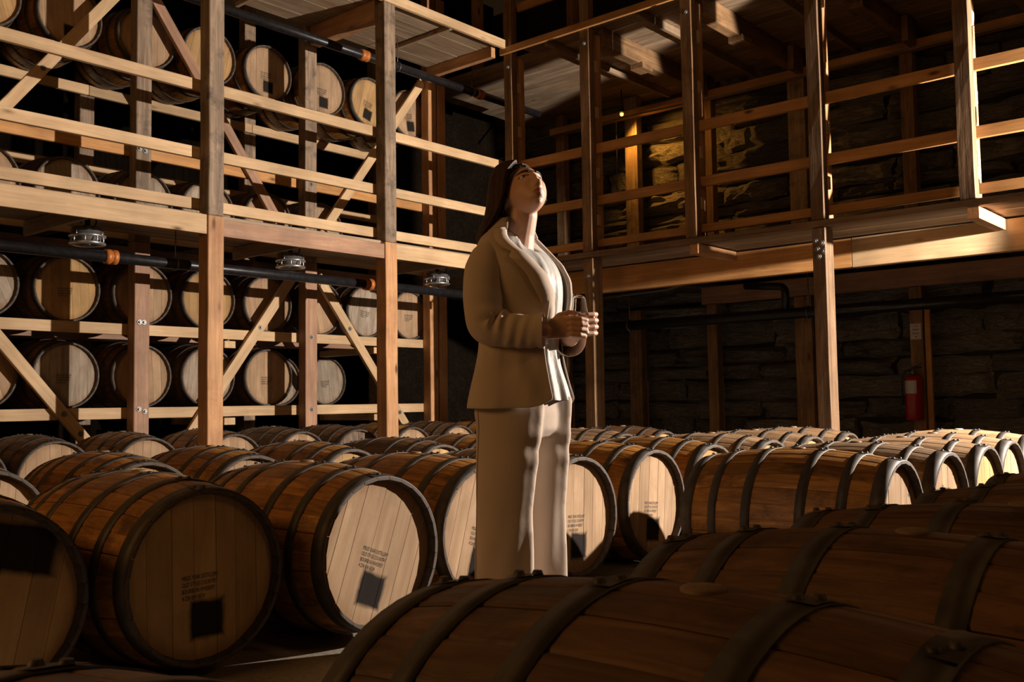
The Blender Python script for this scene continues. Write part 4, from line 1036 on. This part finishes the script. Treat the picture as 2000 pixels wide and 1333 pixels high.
# shirt collar: two pointed flaps
for s in (-1, 1):
    V = []; F = []
    for i in range(9):
        t = i/8; a = math.radians(180 - 128*t)*s
        inn = Vector((-0.016+0.062*math.cos(a), 0.062*math.sin(a), 1.512-0.045*t**1.5)); out = Vector((-0.016+(0.080+0.022*t)*math.cos(a*0.96), (0.080+0.016*t)*math.sin(a*0.96), 1.482-0.085*t**1.6))
        V += [inn, inn.lerp(out, 0.5)+Vector((0, 0, 0.008)), out]
    for i in range(8):
        for k in range(2): F.append((i*3+k, i*3+k+1, i*3+3+k+1, i*3+3+k))
    o = link('shirt_collar', mesh('shirt_collar', V, F, M['suit'], True), WO); o.modifiers.new('t', 'SOLIDIFY').thickness = 0.004
pts = [(-0.02+0.064*math.cos(t), 0.060*math.sin(t), 1.478-0.030*max(0, math.cos(t))**2) for t in np.linspace(0, 2*math.pi, 40)]
link('necklace', tube_mesh('necklace', pts, 0.0011, M['gold'], 5, None, False), WO)

# ---- jacket shell, open in front
jk = [  # z, cf, a, b, right edge deg, left edge deg
    (0.838, 0.004, 0.178, 0.222, -26, 36), (0.90, 0.004, 0.168, 0.212, -24, 36), (0.97, 0.004, 0.150, 0.192, -22, 36), (1.04, 0.004, 0.136, 0.176, -20, 34), (1.10, 0.008, 0.134, 0.172, -16, 32),
    (1.17, 0.016, 0.142, 0.178, -12, 32), (1.24, 0.022, 0.148, 0.186, -16, 36), (1.30, 0.020, 0.146, 0.194, -24, 42), (1.36, 0.004, 0.130, 0.198, -36, 50), (1.405, -0.014, 0.106, 0.190, -46, 58), (1.432, -0.022, 0.090, 0.168, -52, 61), (1.455, -0.026, 0.082, 0.132, -58, 64), (1.476, -0.028, 0.077, 0.100, -63, 68), (1.495, -0.029, 0.074, 0.081, -66, 70)]
def jpoint(row, t, lift=0.0):
    z, cf, a, b, e0, e1 = row
    return Vector((cf+(a+lift)*math.cos(t), (b+lift)*math.sin(t), z))
NJ = 84; V = []; F = []
for row in jk:
    z, cf, a, b, e0, e1 = row
    for k in range(NJ+1):
        # from the right front edge round the back to the left front edge
        t = math.radians(e0) - math.radians(360-(e1-e0))*k/NJ
        p = jpoint(row, t)
        lo_ = min(1.0, max(0.0, (1.30-z)/0.14))
        ts = math.radians(-82)
        if t > ts and lo_ > 0:
            u_ = (t-ts)/(math.radians(e0)-ts); A_ = jpoint(row, ts); E_ = Vector((cf+a*1.08, -0.50*b, z))
            q_ = A_.lerp(E_, u_); q_ += Vector((0.6, -0.8, 0))*0.004*math.sin(u_*math.pi)
            dl = (u_-0.30) - (1.02-z)*2.4
            q_ += Vector((0.55, -0.83, 0))*(0.010*math.exp(-(dl/0.10)**2)*g(z, 0.94, 0.09) - 0.008*math.exp(-((dl-0.25)/0.12)**2)*g(z, 0.92, 0.10))
            p = p.lerp(q_, lo_)
        w = 0.006*math.sin(6*t+z*7)*max(0, (1.1-z)/0.3) if z < 1.1 else 0.0
        side = max(0, -math.sin(t))
        w += -0.010*side*g(z, 1.03, 0.05)*abs(math.cos(3*t))
        p += Vector((math.cos(t), math.sin(t), 0))*w + fold(p, 0.0035, 11)
        if z < 0.85 and (k < 8 or k > NJ-8):
            e = min(k, NJ-k); p.z += 0.004*(8-e)*(8-e)/8
        V.append(p)
n = NJ+1
for i in range(len(jk)-1):
    for k in range(NJ): F.append((i*n+k, (i+1)*n+k, (i+1)*n+k+1, i*n+k+1))
o = link('jacket', mesh('jacket', V, F, M['suit'], True), WO)
sd = o.modifiers.new('t', 'SOLIDIFY'); sd.thickness = 0.006; sd.offset = 1; ss = o.modifiers.new('u', 'SUBSURF'); ss.levels = 1; ss.render_levels = 2
JACKET = o
# lapels with a notch, folded back over the edges
for s, col_ in ((-1, 4), (1, 5)):
    V = []; F = []; nl = 26
    for i in range(nl):
        z = 1.06 + (1.475-1.06)*i/(nl-1)
        for j in range(len(jk)-1):
            if jk[j][0] <= z <= jk[j+1][0]: break
        f_ = (z-jk[j][0])/(jk[j+1][0]-jk[j][0]); row = tuple(jk[j][q]+(jk[j+1][q]-jk[j][q])*f_ for q in range(6)); row = (z,)+row[1:]
        e = math.radians(row[col_]); u = (z-1.06)/(1.475-1.06)
        wd = 0.072*min(1, u*2.2)*(1.0 if u < 0.72 else (0.62 if u < 0.78 else 0.88))
        dth = wd/0.16
        inn = jpoint(row, e, 0.004); mid = jpoint(row, e + s*dth*0.5, 0.017); out = jpoint(row, e + s*dth, 0.0125)
        V += [inn - Vector((0.0, 0, 0)), jpoint(row, e + s*dth*0.12, 0.015), mid, out]
    for i in range(nl-1):
        for k in range(3): F.append((i*4+k, i*4+k+1, i*4+4+k+1, i*4+4+k) if s < 0 else (i*4+k, i*4+4+k, i*4+4+k+1, i*4+k+1))
    o = link('lapel', mesh('lapel', V, F, M['suit'], True), WO); o.modifiers.new('t', 'SOLIDIFY').thickness = 0.004
# collar round the back of the neck
V = []; F = []
for i in range(25):
    a = math.radians(62 + (298-62)*i/24)
    V += [Vector((-0.026+0.070*math.cos(a), 0.074*math.sin(a), 1.515)), Vector((-0.027+0.084*math.cos(a), 0.090*math.sin(a), 1.508)), Vector((-0.028+0.102*math.cos(a), 0.122*math.sin(a), 1.462))]
for i in range(24):
    for k in range(2): F.append((i*3+k, i*3+3+k, i*3+3+k+1, i*3+k+1))
o = link('jacket_collar', mesh('jacket_collar', V, F, M['suit'], True), WO); o.modifiers.new('t', 'SOLIDIFY').thickness = 0.005
# sleeves
def sleeve(sh, el, wr, s):
    top = sh + Vector((-0.005, -0.030*s*-1 if False else 0.0, 0.0))
    a = sh + Vector((-0.004, -0.004*s, 0.030)); cuff = el + (wr-el)*0.99
    path = []
    import_n = 56
    for i in range(import_n):
        t = i/(import_n-1)
        if t < 0.47: u = t/0.47; p = a.lerp(el, u); p += Vector((-0.012*math.sin(u*math.pi), s*0.010*math.sin(u*math.pi), 0))
        else: u = (t-0.47)/0.53; p = el.lerp(cuff, u); p += Vector((0, 0, -0.006*math.sin(u*math.pi)))
        path.append(p)
    for q in range(3): path = [path[0]] + [(path[i-1]+path[i]*2+path[i+1])/4 for i in range(1, len(path)-1)] + [path[-1]]
    V = []; F = []; m = 40; u = Vector((1, 0, 0))
    for i, p in enumerate(path):
        t = (path[min(i+1, len(path)-1)]-path[max(i-1, 0)]).normalized(); u = (u - t*u.dot(t)).normalized(); w = t.cross(u); f_ = i/(len(path)-1)
        r = 0.080 if f_ < 0.08 else 0.0
        r = np.interp(f_, [0, 0.06, 0.15, 0.30, 0.45, 0.55, 0.75, 0.92, 1.0], [0.020, 0.052, 0.068, 0.069, 0.066, 0.064, 0.058, 0.057, 0.062])
        for k in range(m):
            an = 2*math.pi*k/m; d = u*math.cos(an)+w*math.sin(an)
            near_el = g(f_, 0.54, 0.14); inner = max(0, d.dot(Vector((0.65, 0, 0.75))))
            wr_ = 0.015*near_el*inner**0.7*math.sin(f_*62 + 1.8*math.sin(an+0.6)) + 0.003*math.sin(f_*60+an*2)*g(f_, 0.75, 0.15)
            V.append(p + d*(r+wr_) + fold(p+d*r, 0.003, 20+s))
    for i in range(len(path)-1):
        for k in range(m): F.append((i*m+k, i*m+(k+1) % m, (i+1)*m+(k+1) % m, (i+1)*m+k))
    o = link('sleeve', mesh('sleeve', V, F, M['suit'], True), WO)
    sd = o.modifiers.new('t', 'SOLIDIFY'); sd.thickness = 0.004; sd.offset = -1; ss = o.modifiers.new('u', 'SUBSURF'); ss.levels = 1; ss.render_levels = 2
    for k in range(2):
        b = link('cuff_button', lathe_mesh('cuff_button', [(0.0, 0.004), (0.006, 0.0035), (0.007, 0.0), (0.0, 0.0)], M['button'], 12), WO)
        b.location = cuff + (el-cuff).normalized()*(0.02+0.02*k) + Vector((0.0, -0.010, -0.056)); b.rotation_euler.x = math.pi
sleeve(RSH, REL, RWR, -1); sleeve(LSH, LEL, LWR, 1)
# pocket flap on the right side
# ---- trousers
V = []; F = []
hip = [(0.985, 0.0, 0.110, 0.150), (0.94, -0.004, 0.122, 0.165), (0.88, -0.008, 0.134, 0.182), (0.82, -0.006, 0.138, 0.190), (0.765, 0.0, 0.128, 0.188), (0.735, 0.0, 0.10, 0.178)]
add_rings(V, F, [ell(cf, 0, z, a, b, 48, 2.2) for z, cf, a, b in hip])
def leg(cen, s):
    rings = []
    zs = np.linspace(0.88, 0.035, 38)
    for z in zs:
        cf = np.interp(-z, [-0.80, -0.5, -0.035], [c[0] for c in cen]); cy = np.interp(-z, [-0.80, -0.5, -0.035], [c[1] for c in cen])
        a = np.interp(-z, [-0.86, -0.66, -0.48, -0.25, -0.035], [0.126, 0.112, 0.098, 0.104, 0.116]); b = np.interp(-z, [-0.86, -0.66, -0.48, -0.25, -0.035], [0.100, 0.092, 0.086, 0.094, 0.106])
        r = []
        for k in range(64):
            t = 2*math.pi*k/64
            cr = 0.012*g(math.sin(t/2), 0, 0.10) + 0.006*g(math.cos(t/2), 0, 0.12)            # pressed creases
            fo = 0.006*math.sin(3*t+z*6+s)*max(0, (0.75-z)/0.7) + 0.004*math.sin(7*t-z*15)*max(0, (0.6-z)/0.6)
            kn = 0.004*math.sin(z*70+2*t)*g(z, 0.70, 0.07)*max(0, math.cos(t))
            q = 1+(cr+fo+kn)/a; r.append((cf+a*q*math.cos(t), cy+b*q*math.sin(t), z))
        rings.append(r)
    add_rings(V, F, rings)
leg([(0.008, -0.092), (-0.005, -0.112), (-0.012, -0.125)], -1)
leg([(0.022, 0.090), (0.012, 0.105), (-0.008, 0.112)], 1)
to = bpy.data.objects.new('trousers_src', mesh('trousers', V, F, M['suit'])); C.objects.link(to)
md = to.modifiers.new('r', 'REMESH'); md.mode = 'VOXEL'; md.voxel_size = 0.006; md.use_smooth_shade = True
ms = to.modifiers.new('s', 'SMOOTH'); ms.factor = 0.5; ms.iterations = 14
dg = bpy.context.evaluated_depsgraph_get(); tme = bpy.data.meshes.new_from_object(to.evaluated_get(dg)); bpy.data.objects.remove(to)
tme.name = 'trousers'; tme.materials.clear(); tme.materials.append(M['suit']); tme.polygons.foreach_set('use_smooth', [True]*len(tme.polygons))
link('trousers', tme, WO)
for s in (-1, 1):
    rings = []
    for x, w, h, zc in ((-0.085, 0.020, 0.030, 0.032), (-0.06, 0.036, 0.05, 0.05), (0.0, 0.040, 0.05, 0.05), (0.07, 0.046, 0.036, 0.036), (0.14, 0.040, 0.026, 0.026), (0.175, 0.016, 0.014, 0.016)):
        rings.append([(x, 0.12*s + w*math.cos(t), zc + h*math.sin(t)) for t in np.linspace(0, 2*math.pi, 25)[:-1]])
    V = []; F = []; add_rings(V, F, rings); link('shoe', mesh('shoe', V, F, M['shoe'], True), WO)

# side seam of the trousers and the jacket dart, laid on the cloth
from mathutils.bvhtree import BVHTree
def seam(name, me, pts, mat):
    bv = BVHTree.FromPolygons([v.co for v in me.vertices], [tuple(p.vertices) for p in me.polygons]); out = []
    for x, z in pts:
        h = bv.ray_cast(Vector((x-0.5*0.35, -0.5, z)), Vector((0.35, 1.0, 0)).normalized())
        if h[0] is not None: out.append(h[0] + h[1]*0.0006)
    if len(out) > 2: link(name, tube_mesh(name, out, 0.0013, mat, 5), WO)
M['seam'] = plain('seam_shadow_thread', (0.16, 0.11, 0.08), 0.9)
seam('trouser_seam', tme, [(-0.012+0.006*math.sin(z*9), z) for z in np.linspace(0.83, 0.06, 40)], M['seam'])
seam('jacket_dart', JACKET.data, [(0.055, z) for z in np.linspace(1.28, 0.85, 26)], M['seam'])

# ---- tasting glass, held, so a thing of its own
gm, nt, B = new_mat('clear_glass'); B.inputs['Base Color'].default_value = (1, 1, 1, 1); B.inputs['Transmission Weight'].default_value = 1.0; B.inputs['Roughness'].default_value = 0.02; B.inputs['IOR'].default_value = 1.45
M['glass'] = gm
prof = [(0.0, 0.004), (0.012, 0.004), (0.024, 0.001), (0.0265, 0.004), (0.022, 0.010), (0.011, 0.018), (0.010, 0.026), (0.020, 0.036), (0.0295, 0.052), (0.0320, 0.068), (0.0305, 0.086), (0.0262, 0.110), (0.0232, 0.132), (0.0222, 0.150),
        (0.0212, 0.150), (0.0222, 0.132), (0.0250, 0.110), (0.0292, 0.086), (0.0306, 0.068), (0.0280, 0.052), (0.018, 0.038), (0.0, 0.034)]
gw = Matrix.Translation(PB) @ Matrix.Rotation(math.radians(-80), 4, 'Z') @ Matrix.Translation(GC)
go = link('tasting_glass', lathe_mesh('tasting_glass', prof, M['glass'], 40)); go.matrix_basis = gw
tag(go, 'small empty tulip-shaped tasting glass held in both hands', 'glass')
